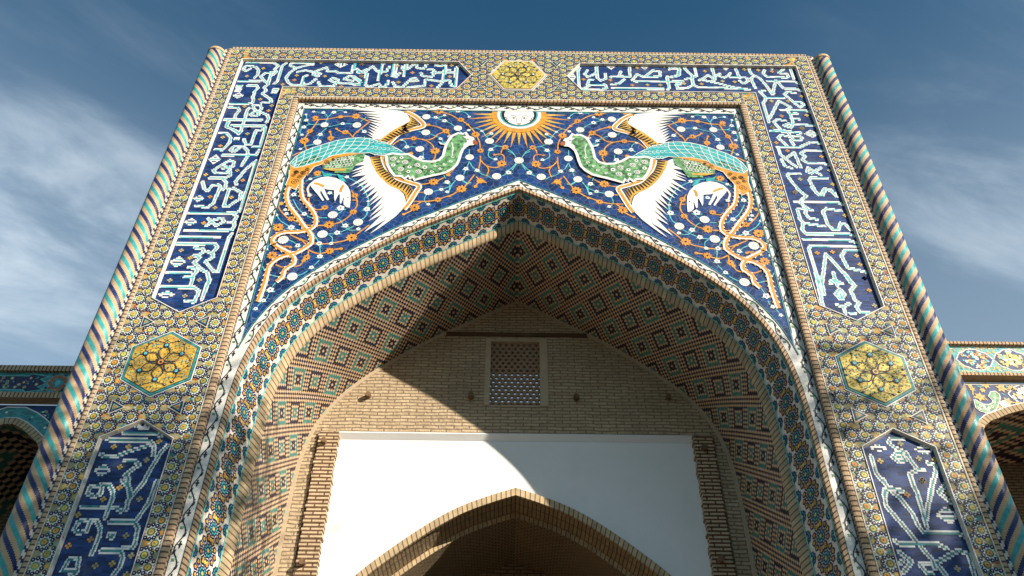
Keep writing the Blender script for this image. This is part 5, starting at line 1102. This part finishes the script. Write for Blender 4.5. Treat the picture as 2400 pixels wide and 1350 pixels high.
for k in range(9):
    cx = xs0 - k * 2.06
    st = [(cx + hh * .88 * (1 if q % 2 == 0 else .70) * math.cos(q * math.pi / 8), zm + hh * .88 * (1 if q % 2 == 0 else .70) * math.sin(q * math.pi / 8)) for q in range(16)]
    fz.flat(inset(st, -.018), SKYT, yf_ - .003); fz.flat(st, INK, yf_ - .006); fz.disc((cx, zm), .20, RUST, yf_ - .009, 16, lobes=.25); fz.disc((cx, zm), .13, TEAL, yf_ - .012, 12, lobes=.3); fz.disc((cx, zm), .05, SKYT, yf_ - .015, 8)
    xa, xb = cx - 2.06 + hh * 1.0, cx - hh * 1.0; q = hh * .62
    bar = [(xa, zm), (xa + .13, zm + q * .6), (xa + .02, zm + q), (xa + .30, zm + q * 1.35), (xa + .36, zm + q), (xb - .36, zm + q), (xb - .30, zm + q * 1.35), (xb - .02, zm + q), (xb - .13, zm + q * .6), (xb, zm), (xb - .13, zm - q * .6), (xb - .02, zm - q), (xb - .30, zm - q * 1.35), (xb - .36, zm - q), (xa + .36, zm - q), (xa + .30, zm - q * 1.35), (xa + .02, zm - q), (xa + .13, zm - q * .6)]
    fz.flat(inset(bar, -.018), SKYT, yf_ - .003); fz.flat(bar, INK, yf_ - .006)
    for n_ in range(46):
        px, pz = random.uniform(xa + .15, xb - .15), zm + random.uniform(-q * .8, q * .8); fz.disc((px, pz), .035, random.choice([OCHRE, RUST, NAVY]), yf_ - .009, 7); fz.disc((px, pz), .018, random.choice([SKYT, WHITE, TEAL]), yf_ - .012, 5)
    for n_ in range(30):
        an = random.uniform(0, 6.28); r_ = random.uniform(.15, .26); fz.disc((cx + r_ * math.cos(an), zm + r_ * math.sin(an)), .022, random.choice([RUST, OCHRE, NAVY]), yf_ - .010, 6)
sc_ = fz; y = YW - .004
def tendrils(mb, cx, cz, r_, y, s):
    for k in range(2): mb.stroke(np.array([(cx + s * r_ * (1 - t_ / 9) * math.cos(t_ * .9 + k * 3.1), cz + r_ * (1 - t_ / 9) * math.sin(t_ * .9 + k * 3.1)) for t_ in np.arange(0, 7.5, .4)]), .022, OCHRE if k else TEAL, y, True)
    for n_ in range(16):
        an = random.uniform(0, 6.3); rr = r_ * random.uniform(.2, 1.0); mb.disc((cx + rr * math.cos(an), cz + rr * math.sin(an)), .026, random.choice([WHITE, SKYT, SKYT, TEAL, ORNG]), y - .004, 5, rz=.018)
for c in ((380, 530, 85), (220, 520, 60), (440, 600, 55), (330, 610, 40), (370, 680, 50), (60, 490, 40), (130, 490, 35)):
    p = win(W1, [c], YW)[0]; r_ = abs(float(win(W1, [(c[0] + c[2], c[1])], YW)[0][0] - p[0])); tendrils(sc_, p[0], p[1], r_, y, 1)
    tendrils(sc_, -2 * axl - p[0], p[1], r_, y, -1)
for i in range(2, len(lQ) - 2, 2):
    p = lQ[i] + ln[i] * .255; sc_.disc(p, .03, SKYT if i % 4 else WHITE, YW - .016, 4); sc_.disc(lQ[i] + ln[i] * (.20 if i % 4 else .31), .022, NAVY if i % 3 else DGRN, YW - .016, 5)
fz.build('frieze', LW)
# right arcade, sunlit: turquoise and yellow frieze, green bird in the spandrel
pr = win(W2, [(455, 819), (560, 790), (640, 750), (740, 722), (819, 704)], YW)
axr = float(pr[-1][0]) + 1.15; zap = float(pr[-1][1]) + .20
prof = [(0.0, zap), (.6, zap - .07)] + [(axr - float(p[0]), float(p[1])) for p in pr[::-1]]
d0, e0 = prof[-1]; prof += [(d0 + .24, e0 - .36), (d0 + .40, e0 - .9), (d0 + .46, e0 - 1.7), (d0 + .46, ZB)]
RW, rarch, rQ, rn = arcade('arcade_wing', 'low sunlit arcade with yellow and turquoise frieze right of the portal', 1, zR(yr(85)), zR(yr(385)), zR(yr(108)), zR(yr(412)), zR(yr(443)), prof, None, NAVY, axr, 5.0, 2.0)
fz = MB(); z0, z1 = zR(yr(385)) + .03, zR(yr(108)); zm = (z0 + z1) / 2; hh = (z1 - z0) / 2
fz.flat([(6.1, z0), (15.5, z0), (15.5, z1), (6.1, z1)], TURQ, yf_)
for n_ in range(2600):
    fz.disc((random.uniform(6.2, 15.4), random.uniform(z0 + .04, z1 - .03)), random.uniform(.014, .032), random.choice([YEL, YEL, YEL, LEMON, ORNG, TEAL, SKYT]), yf_ - .003 - .0002 * (n_ % 8), 5, rz=random.uniform(.012, .024), ph=random.random() * 3)
xa = float(win(W2, [(330, 235)], YW)[0][0]); xb = float(win(W2, [(690, 250)], YW)[0][0]); st_ = xb - xa
for k in range(4):
    cx = xa + k * st_; rx, rz = st_ * .48, hh * .80
    lob = []
    for q in range(48):
        an = q * math.pi * 2 / 48; f = 1 - .10 * abs(math.sin(an * 5)); tap = 1 - .28 * abs(math.sin(an)) ** 2 * abs(math.cos(an)); lob.append((cx + rx * f * math.cos(an) * (1 if abs(math.cos(an)) > .9 else .92), zm + rz * f * tap * math.sin(an)))
    fz.flat(inset(lob, -.022), WHITE, yf_ - .006); fz.flat(lob, NAVY, yf_ - .009)
    if k % 2: fz.disc((cx, zm), rx * .55, LEMON, yf_ - .012, 16, rz=rz * .62, lobes=.2)
    for n_ in range(60):
        an = random.uniform(0, 6.3); f = math.sqrt(random.random()) * .78; m = random.choice([YEL, YEL, ORNG, WHITE, WHITE, SKYT] if k % 2 == 0 else [YEL, LEMON, GREEN, SKYT, WHITE])
        fz.disc((cx + rx * f * math.cos(an), zm + rz * f * math.sin(an)), random.uniform(.02, .045), m, yf_ - .015 - .0002 * (n_ % 6), 8, lobes=.35, ph=an)
fz.stroke([(6.1, z1 - .015), (15.5, z1 - .015)], .02, WHITE, yf_ - .004, False); fz.stroke([(6.1, z0 + .02), (15.5, z0 + .02)], .02, WHITE, yf_ - .004, False)
fz.build('frieze', RW)
sp2 = MB(); y = YW - .004
sp2.stroke([(6.1, zR(yr(452))), (15.5, zR(yr(452)))], .03, WHITE, y, False)
for f_ in (1, -1):
    M_ = lambda P: [((p[0] if f_ == 1 else 2 * axr - p[0]), p[1]) for p in P]
    for c in ((395,575,60),(600,490,60),(660,620,55),(450,465,45),(320,500,35),(480,770,50),(600,690,50),(760,640,40),(420,510,35),(300,470,30),(690,490,40),(560,760,35)):
        p = M_(win(W2, [c], YW))[0]; r_ = c[2] / 4.095 / 150; sp2.disc(p, r_ * 1.15, YEL, y - .003, 12, lobes=.5, ph=random.random()); sp2.disc(p, r_ * .3, ORNG, y - .006, 5)
    for P in ([(330,580),(400,560),(470,610)],[(600,490),(690,520),(700,460)],[(660,620),(770,640),(800,665)],[(440,780),(520,740),(620,690)],[(320,490),(330,560)]): sp2.stroke(M_(win(W2, P, YW)), .02, YEL, y - .002)
    for P in ([(360,470),(400,480),(420,460)],[(600,540),(640,560)],[(700,560),(760,600)],[(520,800),(590,740)],[(640,460),(660,500)],[(680,680),(720,650)]): sp2.stroke(M_(win(W2, P, YW)), .02, TURQ, y - .002)
    q = M_(win(W2, [(665,545),(720,480),(819,452),(819,640),(760,620),(700,580)], YW)); sp2.stroke(np.array(q + q[:1]), .022, WHITE, y - .003, False)
    for n_ in range(26):
        p = M_(win(W2, [(random.uniform(715, 815), random.uniform(490, 610))], YW))[0]; sp2.disc(p, .035, random.choice([WHITE, WHITE, YEL]), y - .004 - .0002 * n_, 6, lobes=.3)
    bdp = M_(win(W2, [(340,600),(380,625),(430,650),(480,655),(515,640),(520,610),(480,570),(500,530),(540,525),(575,550),(585,580),(572,640),(550,690),(510,718),(450,725),(400,710),(360,680)], YW))
    sp2.stroke(np.array(bdp + bdp[:1]), .035, WHITE, y - .006, False); sp2.flat(bdp, GREEN, y - .009)
    for c in ((400,660),(440,690),(480,685),(510,670),(430,665),(470,705),(390,690),(530,630),(535,590)): sp2.disc(M_(win(W2, [c], YW))[0], .028, WHITE, y - .012, 8); sp2.disc(M_(win(W2, [c], YW))[0], .013, DGRN, y - .014, 5)
    sp2.disc(M_(win(W2, [(632, 650)], YW))[0], .085, WHITE, y - .010, 14)
sp2.build('bird_mosaic', RW)
# ------------------------------------------------------------------ trees of the square, added unseen outside the frame to shade the foot of the portal
BARK = plain('bark', (0.10, 0.075, 0.05), 0.9, 18, 0.4, bump=0.8)
LEAF = plain('leaves', (0.055, 0.085, 0.025), 0.6, 4, 0.4, (0.09, 0.10, 0.03, 1), 0.5, bump=0)
def tree(x, y, h, r_, zc, label, seed, n=22000):
    rs = np.random.default_rng(seed); root = thing('shade_tree', label, 'tree', 'trees of the square'); root.location = (x, y, GROUND)
    t = MB()
    def limb(a, b_, ra, rb_, k=7):
        a, b_ = np.array(a, float), np.array(b_, float); ax = (b_ - a) / np.linalg.norm(b_ - a); u = np.cross(ax, [0.3, 1, 0.1]); u /= np.linalg.norm(u); w = np.cross(ax, u); rings = []
        for f in np.linspace(0, 1, 5):
            c = a + (b_ - a) * f + rs.normal(0, .05, 3) * (0 < f < 1); rr = ra + (rb_ - ra) * f; rings.append([c + rr * (math.cos(q) * u + math.sin(q) * w) for q in np.arange(k) * 2 * math.pi / k])
        for i in range(4):
            for q in range(k): t.face([rings[i][q], rings[i][(q + 1) % k], rings[i + 1][(q + 1) % k], rings[i + 1][q]], BARK)
    top = (0.2, 0, h * .55); limb((0, 0, 0), top, .34, .22); cl = []
    for k in range(11):
        an = k * 2.4; e_ = (r_ * .62 * math.cos(an) * rs.uniform(.5, 1), r_ * .62 * math.sin(an) * rs.uniform(.5, 1), zc + rs.uniform(-.5, .62) * r_ * 1.05); limb(top, e_, .12, .03, 5)
        for q in range(5): cl.append(np.array(e_) + rs.normal(0, r_ * .23, 3))
    t.build('trunk', root); c = MB()
    for i in range(n):
        p = cl[rs.integers(len(cl))] + rs.normal(0, r_ * .16, 3); a, b_ = rs.normal(0, 1, 3), rs.normal(0, 1, 3); a /= np.linalg.norm(a); b_ -= a * (a @ b_); b_ /= np.linalg.norm(b_); l = rs.uniform(.07, .13)
        c.face([p - a * l, p + b_ * l * .5, p + a * l, p - b_ * l * .5], LEAF)
    c.build('crown', root)
tree(6.6, -12.4, 14.8, 3.9, 12.2, 'tall leafy tree added out of view to shade the foot of the left pier', 3)
tree(20.6, -12.2, 14.6, 3.8, 12.2, 'tall leafy tree added out of view to shade the foot of the right pier', 5)
